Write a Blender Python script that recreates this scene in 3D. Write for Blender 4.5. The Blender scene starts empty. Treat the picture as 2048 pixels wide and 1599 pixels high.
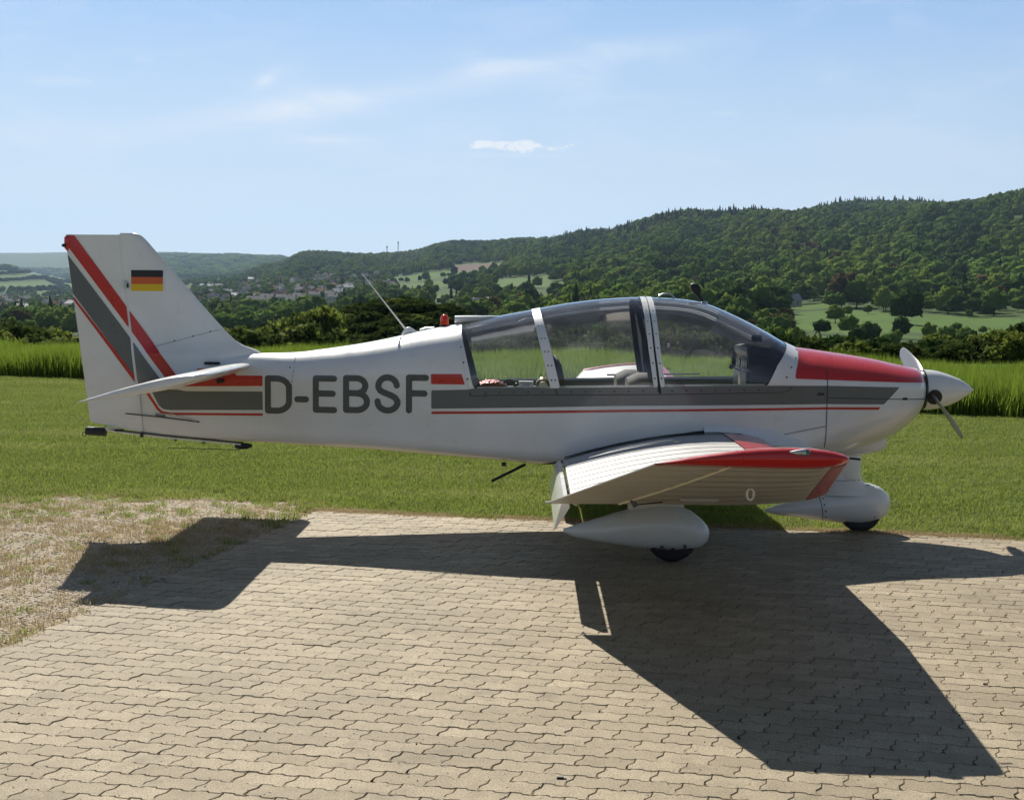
import bpy, bmesh, math, random
import numpy as np
from mathutils import Vector, Matrix, Euler
random.seed(7); rng = np.random.default_rng(7)
PI = math.pi
sc = bpy.context.scene

# ------------------------------------------------------------------ camera, sky, sun, exposure
FPX, HC, PITCH, ROLL = 2737.4, 1.7504, .0718, .008
cam = bpy.data.cameras.new('camera'); camo = bpy.data.objects.new('camera', cam)
sc.collection.objects.link(camo); sc.camera = camo
cam.sensor_width = 36; cam.lens = FPX/2048*36; cam.clip_start = .05; cam.clip_end = 60000
camo.matrix_world = (Matrix.Translation((0, 0, HC)) @ Matrix.Rotation(PI/2-PITCH, 4, 'X') @ Matrix.Rotation(ROLL, 4, 'Z'))
SUNV = Vector((-.3151, 1.0772, 1)).normalized()
SUN_EL = math.asin(SUNV.z); SUN_AZ = math.atan2(SUNV.x, SUNV.y)
sun = bpy.data.lights.new('sun', 'SUN'); suno = bpy.data.objects.new('sun', sun); sc.collection.objects.link(suno)
sun.energy = 5.0; sun.angle = math.radians(.5); sun.color = (1, .95, .86)
suno.rotation_euler = SUNV.to_track_quat('Z', 'Y').to_euler(); suno.location = (0, 0, 30)
world = bpy.data.worlds.new('World'); sc.world = world; world.use_nodes = True
SKY_STRENGTH = .05; HAZE = 4.6e-5
sc.view_settings.view_transform = 'Standard'; sc.view_settings.look = 'None'
sc.view_settings.exposure = 0.58; sc.view_settings.gamma = 1; sc.view_settings.use_curve_mapping = False
sc.cycles.max_bounces = 7; sc.cycles.diffuse_bounces = 3; sc.cycles.glossy_bounces = 3
sc.cycles.transmission_bounces = 4; sc.cycles.transparent_max_bounces = 16; sc.cycles.volume_bounces = 0
sc.cycles.caustics_reflective = False; sc.cycles.caustics_refractive = False
try:
    sc.cycles.use_denoising = True; sc.cycles.denoiser = 'OPENIMAGEDENOISE'
except Exception: pass

# ------------------------------------------------------------------ node helpers
class NT:
    def __init__(s, nt): s.nt = nt; s.n = nt.nodes; s.l = nt.links
    def node(s, t, **k):
        n = s.n.new(t)
        for a, b in k.items(): setattr(n, a, b)
        return n
    def put(s, sock, v):
        if isinstance(v, bpy.types.NodeSocket): s.l.new(v, sock)
        elif v is not None:
            if sock.type == 'RGBA' and len(v) == 3: v = (*v, 1)
            sock.default_value = v
    def math(s, op, a, b=None, c=None, clamp=False):
        n = s.node('ShaderNodeMath', operation=op, use_clamp=clamp)
        for i, v in enumerate((a, b, c)):
            if v is not None: s.put(n.inputs[i], v)
        return n.outputs[0]
    def mix(s, f, a, b):
        n = s.node('ShaderNodeMix', data_type='RGBA'); s.put(n.inputs[0], f); s.put(n.inputs[6], a); s.put(n.inputs[7], b)
        return n.outputs[2]
    def noise(s, vec, scale, detail=3, rough=.55, dist=0.):
        n = s.node('ShaderNodeTexNoise'); s.put(n.inputs['Scale'], scale); s.put(n.inputs['Detail'], detail)
        s.put(n.inputs['Roughness'], rough); s.put(n.inputs['Distortion'], dist)
        if vec is not None: s.l.new(vec, n.inputs['Vector'])
        return n.outputs[0]
    def ramp(s, f, lo, hi, a=0., b=1.):
        n = s.node('ShaderNodeMapRange'); s.put(n.inputs[0], f)
        for i, v in enumerate((lo, hi, a, b)): n.inputs[i+1].default_value = v
        return n.outputs[0]
    def coord(s, w='Object'): return s.node('ShaderNodeTexCoord').outputs[w]
    def mapping(s, vec, scale=(1, 1, 1), rot=(0, 0, 0)):
        n = s.node('ShaderNodeMapping'); s.l.new(vec, n.inputs[0]); n.inputs['Scale'].default_value = scale; n.inputs['Rotation'].default_value = rot
        return n.outputs[0]
    def bump(s, hgt, strength=.3, dist=.01):
        n = s.node('ShaderNodeBump'); s.put(n.inputs['Strength'], strength); s.put(n.inputs['Distance'], dist); s.l.new(hgt, n.inputs['Height'])
        return n.outputs[0]
def newmat(name):
    m = bpy.data.materials.new(name); m.use_nodes = True; m.node_tree.nodes.clear()
    t = NT(m.node_tree); out = t.node('ShaderNodeOutputMaterial'); return m, t, out
def pbr(name, col, rough=.5, metal=0., coat=0., var=.0, vscale=6., bumps=None, spec=.5, coord='Object', col2=None):
    m, t, out = newmat(name); b = t.node('ShaderNodeBsdfPrincipled')
    b.inputs['Roughness'].default_value = rough; b.inputs['Metallic'].default_value = metal
    b.inputs['Coat Weight'].default_value = coat; b.inputs['Coat Roughness'].default_value = .04
    b.inputs['Specular IOR Level'].default_value = spec
    c = t.coord(coord)
    if var > 0 or col2:
        f = t.ramp(t.noise(c, vscale, 4, .6), .3, .7)
        c2 = col2 if col2 else tuple(x*(1-var) for x in col)
        t.put(b.inputs['Base Color'], t.mix(f, col, c2))
    else: t.put(b.inputs['Base Color'], col)
    if bumps:
        t.put(b.inputs['Normal'], t.bump(t.noise(c, bumps[0], 4, .6), bumps[1], bumps[2]))
    t.l.new(b.outputs[0], out.inputs[0]); return m

# ------------------------------------------------------------------ sky with thin clouds
def build_world():
    w = NT(world.node_tree); w.n.clear(); out = w.node('ShaderNodeOutputWorld'); bg = w.node('ShaderNodeBackground')
    sky = w.node('ShaderNodeTexSky', sky_type='NISHITA'); sky.sun_disc = False
    sky.sun_elevation = SUN_EL; sky.sun_rotation = SUN_AZ
    sky.altitude = 600; sky.air_density = .55; sky.dust_density = .1; sky.ozone_density = 1.0
    g = w.coord('Generated'); sep = w.node('ShaderNodeSeparateXYZ'); w.l.new(g, sep.inputs[0])
    az = w.math('ARCTAN2', sep.outputs[0], sep.outputs[1]); el = w.math('ARCSINE', sep.outputs[2])
    comb = w.node('ShaderNodeCombineXYZ'); w.l.new(az, comb.inputs[0]); w.l.new(el, comb.inputs[1])
    n1 = w.noise(w.mapping(comb.outputs[0], (7, 26, 1), (0, 0, math.radians(9))), 1.0, 7, .62, .5)
    n2 = w.noise(w.mapping(comb.outputs[0], (60, 120, 1)), 1.0, 6, .65, .4)
    def band(x0, y0, x1, y1, hw, hl):            # an elongated veil between two directions (radians)
        cx, cy = (x0+x1)/2, (y0+y1)/2; L = math.hypot(x1-x0, y1-y0); ux, uy = (x1-x0)/L, (y1-y0)/L
        dx = w.math('SUBTRACT', az, cx); dy = w.math('SUBTRACT', el, cy)
        u = w.math('ADD', w.math('MULTIPLY', dx, ux), w.math('MULTIPLY', dy, uy))
        v = w.math('ADD', w.math('MULTIPLY', dx, -uy), w.math('MULTIPLY', dy, ux))
        q = w.math('ADD', w.math('POWER', w.math('ABSOLUTE', w.math('DIVIDE', u, hl)), 2.), w.math('POWER', w.math('ABSOLUTE', w.math('DIVIDE', v, hw)), 2.))
        return w.math('EXPONENT', w.math('MULTIPLY', q, -1.))
    def D(px, py): return ((px-1024)/FPX, (603-py)/FPX)
    def B(a, b, hw, k=1.):
        (x0, y0), (x1, y1) = D(*a), D(*b); return w.math('MULTIPLY', band(x0, y0, x1, y1, hw/FPX, math.hypot(x1-x0, y1-y0)*.5), k)
    veil = None
    for args in (((-80, 310), (480, 275), 26, 1.), ((400, 270), (900, 170), 26, .8), ((850, 170), (1360, 95), 22, .85), ((560, 250), (780, 215), 22, .5),
                 ((900, 120), (1010, 135), 22, .9), ((1080, 175), (1260, 150), 40, .55), ((590, 292), (740, 290), 8, 1.), ((850, 345), (1080, 355), 14, .6),
                 ((105, 203), (215, 200), 8, 1.3), ((520, 195), (560, 165), 11, 1.1), ((290, 152), (330, 156), 6, .8), ((925, 316), (1140, 316), 3, 1.1), ((2010, 17), (2048, 15), 6, 1.6), ((1415, 235), (1460, 237), 4, 1.1)):
        b = B(*args); veil = b if veil is None else w.math('ADD', veil, b)
    m1 = w.math('MULTIPLY', veil, w.ramp(n1, .33, .72)); 
    wide = w.math('MULTIPLY', w.ramp(n1, .48, .85), .30)
    cum = w.math('ADD', w.math('ADD', B((985, 296), (1100, 302), 12, 1.), B((930, 299), (975, 293), 7, .8)), B((1120, 305), (1150, 293), 6, .8))
    m2 = w.ramp(w.math('MULTIPLY', cum, w.ramp(n2, .35, .6)), .18, .5)
    mask = w.math('ADD', w.math('ADD', w.math('MULTIPLY', m1, .55), wide), w.math('MULTIPLY', m2, 1.3), clamp=True)
    lum = w.node('ShaderNodeRGBToBW'); w.l.new(sky.outputs[0], lum.inputs[0])
    cloud = w.node('ShaderNodeCombineColor')
    base = w.math('MAXIMUM', w.math('MULTIPLY', lum.outputs[0], 1.25), CLOUD_LUM)
    for i in range(3): w.l.new(base, cloud.inputs[i])
    hz = w.ramp(el, .22, .40, .95, 0.)
    side_ = w.math('ADD', w.math('MULTIPLY', w.math('COSINE', w.math('SUBTRACT', az, SUN_AZ)), .25), .76)   # away from the sun the sky is deeper           # the sky pales towards the horizon
    blue = w.mix(w.ramp(az, -.4, .4), (3.6, 7.1, 12.8), (2.3, 5.7, 11.6)); pale = w.mix(w.math('POWER', w.ramp(el, 0.02, .26), .9), (12.9, 14.4, 14.8), blue)
    pv_ = w.node('ShaderNodeVectorMath', operation='SCALE'); w.l.new(pale, pv_.inputs[0]); w.l.new(side_, pv_.inputs[3])
    c = w.mix(hz, sky.outputs[0], pv_.outputs[0])
    col = w.mix(mask, c, cloud.outputs[0])
    w.l.new(col, bg.inputs[0]); bg.inputs[1].default_value = SKY_STRENGTH
    w.l.new(bg.outputs[0], out.inputs[0])
CLOUD_LUM = 14.0
build_world()

# ------------------------------------------------------------------ object helpers
COL = sc.collection
def link(o, parent=None):
    COL.objects.link(o)
    if parent is not None: o.parent = parent
    return o
def tag(o, label=None, cat=None, group=None, kind=None):
    for k, v in (('label', label), ('category', cat), ('group', group), ('kind', kind)):
        if v: o[k] = v
    return o
def empty(name, loc=(0, 0, 0), rz=0., parent=None):
    o = bpy.data.objects.new(name, None); o.location = loc; o.rotation_euler = (0, 0, rz); o.empty_display_size = .1
    return link(o, parent)
def mesh_data(name, verts, faces, mats, smooth=True, fmat=None):
    me = bpy.data.meshes.new(name); me.from_pydata([tuple(map(float, v)) for v in verts], [], [tuple(f) for f in faces])
    for m in (mats if isinstance(mats, (list, tuple)) else [mats]): me.materials.append(m)
    if fmat is not None: me.polygons.foreach_set('material_index', fmat)
    me.polygons.foreach_set('use_smooth', [bool(smooth)]*len(me.polygons)); me.update(); return me
def mesh(name, verts, faces, mats, parent=None, smooth=True, fmat=None, fix=True):
    me = mesh_data(name, verts, faces, mats, smooth, fmat)
    if fix:
        bm = bmesh.new(); bm.from_mesh(me); bmesh.ops.remove_doubles(bm, verts=bm.verts, dist=1e-5)
        bmesh.ops.recalc_face_normals(bm, faces=bm.faces); bm.to_mesh(me); bm.free()
    return link(bpy.data.objects.new(name, me), parent)
def from_bm(name, bm, mats, parent=None, smooth=False):
    me = bpy.data.meshes.new(name); bmesh.ops.recalc_face_normals(bm, faces=bm.faces); bm.to_mesh(me); bm.free()
    for m in (mats if isinstance(mats, (list, tuple)) else [mats]): me.materials.append(m)
    me.polygons.foreach_set('use_smooth', [smooth]*len(me.polygons))
    return link(bpy.data.objects.new(name, me), parent)
def autosmooth(o, ang=40):
    me = o.data; bm = bmesh.new(); bm.from_mesh(me)
    for e in bm.edges: e.smooth = not (len(e.link_faces) == 2 and e.calc_face_angle(0) > math.radians(ang))
    for f in bm.faces: f.smooth = True
    bm.to_mesh(me); bm.free(); return o
def box_bm(bm, c, s, rot=None, bev=0.):
    M = Matrix.Translation(c) @ (rot.to_matrix().to_4x4() if rot else Matrix()) @ Matrix.Diagonal((*s, 1))
    r = bmesh.ops.create_cube(bm, size=1, matrix=M)
    if bev:
        es = list({e for v in r['verts'] for e in v.link_edges}); bmesh.ops.bevel(bm, geom=es, offset=bev, segments=2, affect='EDGES', profile=.5)
    return r
def box(name, c, s, mat, parent=None, rot=None, bev=0.):
    bm = bmesh.new(); box_bm(bm, c, s, rot, bev); return from_bm(name, bm, mat, parent)
def tube_geo(pts, r, n=8):
    pts = [Vector(p) for p in pts]; rs = r if isinstance(r, (list, tuple)) else [r]*len(pts)
    V, F = [], []; up = Vector((0, 0, 1)); prev = None
    for i, p in enumerate(pts):
        d = (pts[min(i+1, len(pts)-1)]-pts[max(i-1, 0)]).normalized()
        a = d.cross(up if abs(d.z) < .9 else Vector((0, 1, 0))).normalized(); b = d.cross(a)
        if prev is not None and a.dot(prev) < 0: a, b = -a, -b
        prev = a
        for k in range(n):
            t = 2*PI*k/n; V.append(p+(a*math.cos(t)+b*math.sin(t))*rs[i])
    for i in range(len(pts)-1):
        for k in range(n): F.append((i*n+k, i*n+(k+1) % n, (i+1)*n+(k+1) % n, (i+1)*n+k))
    F.append(tuple(range(n))[::-1]); F.append(tuple(range((len(pts)-1)*n, len(pts)*n))); return V, F
def tube(name, pts, r, mat, parent=None, n=8): return autosmooth(mesh(name, *tube_geo(pts, r, n), mat, parent))
def loft(name, secs, mat, parent=None, n=28, power=2., axis='x'):
    """secs: (a, y0, zb, zt, halfwidth[, power]) ellipse-like sections along a"""
    V, F = [], []
    for s in secs:
        a, y0, zb, zt, w = s[:5]; p = s[5] if len(s) > 5 else power
        zc, hh = (zb+zt)/2, (zt-zb)/2
        for k in range(n):
            t = 2*PI*k/n; c, q = math.cos(t), math.sin(t)
            V.append((a, y0+w*math.copysign(abs(c)**(2/p), c), zc+hh*math.copysign(abs(q)**(2/p), q)))
    for i in range(len(secs)-1):
        for k in range(n): F.append((i*n+k, i*n+(k+1) % n, (i+1)*n+(k+1) % n, (i+1)*n+k))
    F.append(tuple(range(n))[::-1]); F.append(tuple(range((len(secs)-1)*n, len(secs)*n)))
    return autosmooth(mesh(name, V, F, mat, parent), 50)
def disc(name, c, r, axis, mat, parent=None, depth=.01, n=20):
    a = Vector(axis).normalized(); return tube(name, [Vector(c)-a*depth/2, Vector(c)+a*depth/2], r, mat, parent, n)

# ------------------------------------------------------------------ aircraft shape functions (local: +x nose, -y towards the camera side, z up)
def pchip(xs, ys):
    xs = np.array(xs, float); ys = np.array(ys, float); h = np.diff(xs); d = np.diff(ys)/h
    m = np.zeros(len(xs)); m[0], m[-1] = d[0], d[-1]
    for i in range(1, len(xs)-1):
        if d[i-1]*d[i] > 0:
            w1, w2 = 2*h[i]+h[i-1], h[i]+2*h[i-1]; m[i] = (w1+w2)/(w1/d[i-1]+w2/d[i])
    def fn(x):
        x = np.clip(x, xs[0], xs[-1]); i = np.clip(np.searchsorted(xs, x)-1, 0, len(h)-1); t = (x-xs[i])/h[i]
        return ys[i]*(1+2*t)*(1-t)**2+h[i]*m[i]*t*(1-t)**2+ys[i+1]*t*t*(3-2*t)+h[i]*m[i+1]*t*t*(t-1)
    return fn
ZT = pchip([-5.6,-5.2,-4.732,-4.577,-4.384,-4.152,-3.959,-3.728,-3.536,-3.382,-3.19,-3.074,-2.863,-2.557,-2.308,-2.021,-1.734,-1.505,-1.352,-1.217,-1.075,-.928,-.785,-.638,-.534,-.446,-.38,-.254,-.112,.05,.188,.295,.38,.41],
 [1.27,1.31,1.335,1.34,1.347,1.376,1.405,1.447,1.49,1.526,1.563,1.583,1.629,1.689,1.737,1.774,1.791,1.785,1.771,1.741,1.685,1.617,1.543,1.46,1.418,1.406,1.397,1.379,1.359,1.332,1.302,1.28,1.258,1.235])
ZB = pchip([-5.6,-5.18,-4.67,-4.22,-3.72,-3.25,-2.79,-2.4,-1.8,-1.,-.5,-.083,.12,.246,.327,.378,.41],[.70,.674,.66,.643,.621,.592,.56,.535,.53,.54,.585,.65,.715,.79,.858,.925,.985])
WW = pchip([-5.6,-5.2,-4.7,-4.2,-3.7,-3.2,-2.8,-2.2,-1.5,-.9,-.5,0,.2,.3,.36,.41],[.042,.10,.185,.275,.365,.45,.505,.545,.56,.55,.52,.475,.435,.385,.33,.20])
ZU = pchip([-5.6,-4.5,-3.5,-3,-2.5,-.6,0,.41],[1.08,1.12,1.19,1.16,1.14,1.15,1.13,1.10])
ZL = pchip([-5.6,-4.5,-3,-1,-.4,0,.41],[.95,.85,.80,.80,.9,1.0,1.08])
PL = pchip([-5.6,-1.2,-.4,0,.41],[5.,6.,3.2,2.2,2.0])
def hw(a, z):
    a = np.asarray(a, float); z = np.asarray(z, float); zt, zb, w, zu, zl, p = ZT(a), ZB(a), WW(a), ZU(a), ZL(a), PL(a)
    up = np.clip((z-zu)/(zt-zu), 0, 1); lo = np.clip((zl-z)/(zl-zb), 0, 1)
    return w*np.where(z > zu, (1-up**2.2)**(1/2.2), np.where(z < zl, (1-lo**p)**(1/p), 1.))
def PS(a, V, off=0.):
    q = 1-np.abs(V); sg = np.where(V >= 0, -1., 1.)
    zt, zb, w, zu, zl, p = ZT(a)+off, ZB(a)-off, WW(a)+off, ZU(a), ZL(a), PL(a)
    t1 = np.clip(q/.38, 0, 1); th1 = (1-t1)*np.pi/2; t2 = np.clip((q-.38)/.14, 0, 1); t3 = np.clip((q-.52)/.48, 0, 1)
    y = np.where(q < .38, w*np.cos(th1)**(2/p), np.where(q < .52, w, w*np.maximum(np.cos(t3*np.pi/2), 0)**(2/2.2)))
    z = np.where(q < .38, zl-(zl-zb)*np.sin(th1)**(2/p), np.where(q < .52, zl+(zu-zl)*t2, zu+(zt-zu)*np.sin(t3*np.pi/2)**(2/2.2)))
    return y*sg, z
def msq(us, vs, F):
    """marching squares: polygons of the grid where F < 0, cut along F = 0"""
    nu, nv = len(us), len(vs); ids = {}; V = []; faces = []; ins = F < 0
    cnt = ins[:-1, :-1].astype(int)+ins[1:, :-1]+ins[1:, 1:]+ins[:-1, 1:]
    def vert(key, u, v):
        if key not in ids: ids[key] = len(V); V.append((u, v))
        return ids[key]
    for i, j in zip(*np.nonzero(cnt)):
        cs = ((i, j), (i+1, j), (i+1, j+1), (i, j+1)); poly = []
        for k in range(4):
            p, q = cs[k], cs[(k+1) % 4]; fp, fq = F[p], F[q]
            if fp < 0: poly.append(vert(p, us[p[0]], vs[p[1]]))
            if (fp < 0) != (fq < 0):
                t = fp/(fp-fq); key = (min(p, q), max(p, q))
                poly.append(vert(key, us[p[0]]*(1-t)+us[q[0]]*t, vs[p[1]]*(1-t)+vs[q[1]]*t))
        if len(poly) >= 3: faces.append(poly)
    return np.array(V).reshape(-1, 2), faces
def poly_sdf(P, A, Z):
    P = np.array(P, float); d = np.full(A.shape, 1e9); ins = np.zeros(A.shape, bool)
    for i in range(len(P)):
        p, q = P[i], P[(i+1) % len(P)]; e = q-p
        t = np.clip(((A-p[0])*e[0]+(Z-p[1])*e[1])/max(e@e, 1e-12), 0, 1)
        d = np.minimum(d, np.hypot(A-p[0]-t*e[0], Z-p[1]-t*e[1]))
        c = ((p[1] > Z) != (q[1] > Z)); dy = q[1]-p[1] if abs(q[1]-p[1]) > 1e-12 else 1e-12
        ins ^= c & (A < p[0]+e[0]*(Z-p[1])/dy)
    return np.where(ins, -d, d)
def stroke_sdf(lines, r, A, Z):
    d = np.full(A.shape, 1e9)
    for P in lines:
        P = np.array(P, float)
        for i in range(len(P)-1):
            p, q = P[i], P[i+1]; e = q-p; t = np.clip(((A-p[0])*e[0]+(Z-p[1])*e[1])/max(e@e, 1e-12), 0, 1)
            d = np.minimum(d, np.hypot(A-p[0]-t*e[0], Z-p[1]-t*e[1]))
    return d-r
def skin(name, field, mat, parent, a0=-5.58, a1=.41, da=.03, nv=160, off=0., sides=0, fix=False):
    us = np.linspace(a0, a1, max(3, int(round((a1-a0)/da))+1)); vs = np.linspace(-1, 1, nv+1)
    if sides > 0: vs = vs[vs >= 0]
    A, V = np.meshgrid(us, vs, indexing='ij'); Y, Z = PS(A, V, off)
    F = field(A, Y, Z) if field else -np.ones(A.shape)
    P, faces = msq(us, vs, F); y, z = PS(P[:, 0], P[:, 1], off)
    o = mesh(name, np.c_[P[:, 0], y, z], faces, mat, parent, fix=False)
    bm = bmesh.new(); bm.from_mesh(o.data); bmesh.ops.remove_doubles(bm, verts=bm.verts, dist=1e-4)
    for f in bm.faces:                       # outward normals
        c = f.calc_center_median(); 
    bm.normal_update(); s = 0
    for f in bm.faces:
        c = f.calc_center_median(); s += f.normal.dot(Vector((0, c.y, c.z-1.0)))*f.calc_area()
    if s < 0: bmesh.ops.reverse_faces(bm, faces=bm.faces)
    bm.to_mesh(o.data); bm.free(); return o
def decal(name, sdf, mat, parent, box4, res=.01, off=.002, yfun=None, resz=None):
    """flat print laid on the near side of a surface; box4 = a0,a1,z0,z1"""
    a0, a1, z0, z1 = box4; us = np.arange(a0-.5*res, a1+1.5*res, res); rz_ = resz or res; vs = np.arange(z0-.5*rz_, z1+1.5*rz_, rz_)
    A, Z = np.meshgrid(us, vs, indexing='ij'); P, faces = msq(us, vs, sdf(A, Z)); yf = yfun or hw
    if len(faces) == 0: return None
    y = -(yf(P[:, 0], P[:, 1])+off)
    o = mesh(name, np.c_[P[:, 0], y, P[:, 1]], faces, mat, parent, fix=False)
    bm = bmesh.new(); bm.from_mesh(o.data); bm.normal_update()
    if sum(f.normal.y*f.calc_area() for f in bm.faces) > 0: bmesh.ops.reverse_faces(bm, faces=bm.faces)
    bm.to_mesh(o.data); bm.free(); return o
def dpoly(name, P, mat, parent, **k):
    a = [p[0] for p in P]; z = [p[1] for p in P]
    return decal(name, lambda A, Z: poly_sdf(P, A, Z), mat, parent, (min(a), max(a), min(z), max(z)), **k)
def dline(name, pts, r, mat, parent, **k):
    a = [p[0] for p in pts]; z = [p[1] for p in pts]
    return decal(name, lambda A, Z: stroke_sdf([pts], r, A, Z), mat, parent, (min(a)-r, max(a)+r, min(z)-r, max(z)+r), **k)
# ------------------------------------------------------------------ aircraft materials
def paint(name, col, rough=.32, coat=.6, dirt=.10):
    m, t, out = newmat(name); b = t.node('ShaderNodeBsdfPrincipled'); c = t.coord()
    f = t.ramp(t.noise(c, 2.3, 5, .65), .35, .75); f2 = t.ramp(t.noise(c, 45, 3, .6), .55, .8, 0, .5)
    sm_ = t.ramp(t.noise(t.mapping(c, (.9, 1, 6)), 3.5, 5, .7), .56, .80, 0, .8)
    t.put(b.inputs['Base Color'], t.mix(t.math('MAXIMUM', t.math('MAXIMUM', f, f2), sm_), col, tuple(x*(1-dirt)*k for x, k in zip(col, (1, .985, .95)))))
    t.put(b.inputs['Roughness'], t.ramp(t.noise(c, 8, 3, .6), .3, .7, rough-.06, rough+.08))
    b.inputs['Coat Weight'].default_value = coat; b.inputs['Coat Roughness'].default_value = .05
    t.put(b.inputs['Normal'], t.bump(t.noise(c, 5, 2, .5), .10, .01))
    t.l.new(b.outputs[0], out.inputs[0]); return m
WHITE = paint('white_paint', (.80, .80, .79)); RED = paint('red_paint', (.54, .016, .012)); GREY = paint('grey_paint', (.125, .13, .14))
LETTER = paint('letter_paint', (.075, .08, .088)); FABRIC = paint('fabric_paint', (.49, .48, .46), .5, .15, .09)
FBLACK = pbr('flag_black', (.02, .018, .018), .4); FRED = pbr('flag_red', (.62, .12, .03), .4); FGOLD = pbr('flag_gold', (.75, .50, .01), .4)
BLACK = pbr('black_rubber', (.018, .018, .02), .6, var=.3, vscale=30, bumps=(60, .3, .004)); DARK = pbr('dark_plastic', (.014, .015, .02), .5, var=.2)
SEAM = pbr('seam_dark', (.035, .035, .04), .7); ALU = pbr('aluminium', (.62, .62, .62), .32, metal=.9, var=.15, vscale=20)
STEEL = pbr('dark_steel', (.12, .12, .12), .4, metal=.8, var=.3, vscale=25); LINING = pbr('cabin_lining', (.16, .165, .18), .8, var=.2, vscale=12)
SEATM = pbr('seat_fabric', (.13, .115, .10), .85, var=.25, vscale=40, bumps=(90, .3, .003)); SEATD = pbr('seat_back_brown', (.055, .035, .028), .8, var=.3, vscale=30)
CREAM = pbr('cream_plastic', (.62, .58, .45), .5, var=.08); CARD = pbr('white_card', (.8, .8, .78), .6); PRINT = pbr('grey_print', (.25, .25, .25), .7)
FOIL = pbr('maroon_foil', (.30, .07, .07), .25, metal=.7, var=.4, vscale=18, bumps=(35, .9, .02)); GOLD = pbr('gold_foil', (.75, .55, .25), .22, metal=.95, var=.3, vscale=20)
TAPE = paint('rib_tape', (.42, .415, .40), .5, .1); TAPE2 = paint('rib_tape_under', (.45, .44, .42), .5, .1)
BLADE = pbr('blade_grey', (.20, .215, .235), .35, var=.1); LENS = pbr('lens_green', (.03, .10, .08), .1, coat=1); STRAW = pbr('straw', (.42, .33, .18), .9, var=.3)
def glassmat(name, tint, base=.06, edge=.85, hazecol=(.75, .8, .85), haze_=.05):
    m, t, out = newmat(name); tr = t.node('ShaderNodeBsdfTransparent'); gl = t.node('ShaderNodeBsdfGlossy'); df = t.node('ShaderNodeBsdfDiffuse')
    t.put(tr.inputs[0], tint); t.put(gl.inputs[0], (.95, .97, 1)); gl.inputs['Roughness'].default_value = .03; t.put(df.inputs[0], hazecol)
    lw = t.node('ShaderNodeFresnel'); lw.inputs[0].default_value = 1.49
    c = t.coord(); sm = t.ramp(t.noise(t.mapping(c, (1.5, 1, 5)), 2.2, 4, .6), .45, .8, 0, 1)
    f = t.math('ADD', t.math('MULTIPLY', lw.outputs[0], edge), base, clamp=True)
    a = t.node('ShaderNodeMixShader'); t.l.new(f, a.inputs[0]); t.l.new(tr.outputs[0], a.inputs[1]); t.l.new(gl.outputs[0], a.inputs[2])
    b = t.node('ShaderNodeMixShader'); t.l.new(t.math('ADD', t.math('MULTIPLY', sm, haze_), .022), b.inputs[0]); t.l.new(a.outputs[0], b.inputs[1]); t.l.new(df.outputs[0], b.inputs[2])
    tl = t.node('ShaderNodeBsdfTranslucent'); t.put(tl.inputs[0], hazecol); mt = t.node('ShaderNodeMixShader'); mt.inputs[0].default_value = .5; t.l.new(df.outputs[0], mt.inputs[1]); t.l.new(tl.outputs[0], mt.inputs[2]); t.l.new(mt.outputs[0], b.inputs[2])
    t.put(gl.inputs['Normal'], t.bump(t.noise(c, 3.5, 2, .5), .12, .02))
    t.l.new(b.outputs[0], out.inputs[0]); return m
GLASS = glassmat('canopy_perspex', (.965, .978, .985), .0, 1.45)
def redlens():
    m, t, out = newmat('beacon_red'); b = t.node('ShaderNodeBsdfPrincipled'); t.put(b.inputs['Base Color'], (.85, .05, .02))
    b.inputs['Transmission Weight'].default_value = .55; b.inputs['Roughness'].default_value = .12; t.l.new(b.outputs[0], out.inputs[0]); return m
BEACON = redlens()

# ------------------------------------------------------------------ the aircraft
NOSE = (2.7082, 10.4909, 0.); PSI = .0132
plane = empty('light_aircraft', NOSE, -PSI)
tag(plane, 'white low-wing touring aeroplane with red and grey stripes parked on the paving', 'aeroplane')
def l2w(p):
    return Matrix.Translation(NOSE) @ Matrix.Rotation(-PSI, 4, 'Z') @ Vector(p)
def lin(p, q): return lambda z: p[0]+(z-p[1])*(q[0]-p[0])/(q[1]-p[1])
rear_edge = lin((-2.986, 1.108), (-3.082, 1.50)); front_edge = lin((-.837, 1.153), (-.653, 1.44))
def sill(a): return 1.108+(a+2.99)*(1.153-1.108)/2.13
def window(A, Y, Z):
    fe = np.minimum(front_edge(Z), -.575)
    return np.maximum.reduce([sill(A)-Z, rear_edge(Z)-A, A-fe])
fus = skin('fuselage', lambda A, Y, Z: -window(A, Y, Z), WHITE, plane)
fus.data.materials.append(LINING)
glass = skin('canopy_glass', window, GLASS, plane, a0=-3.12, a1=-.55, da=.02, nv=200)
# cap of the cowling's front
ys, zs = PS(np.full(40, .405), np.linspace(-1, 1, 41)[:-1]); loft('cowl_front', [(.40, 0, 1.0, 1.22, .17), (.425, 0, .97, 1.24, .16), (.432, 0, .96, 1.245, .15)], DARK, plane)
mesh('cowl_face', [(.405, y, z) for y, z in zip(ys, zs)], [tuple(range(40))], WHITE, plane, smooth=False)
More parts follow.
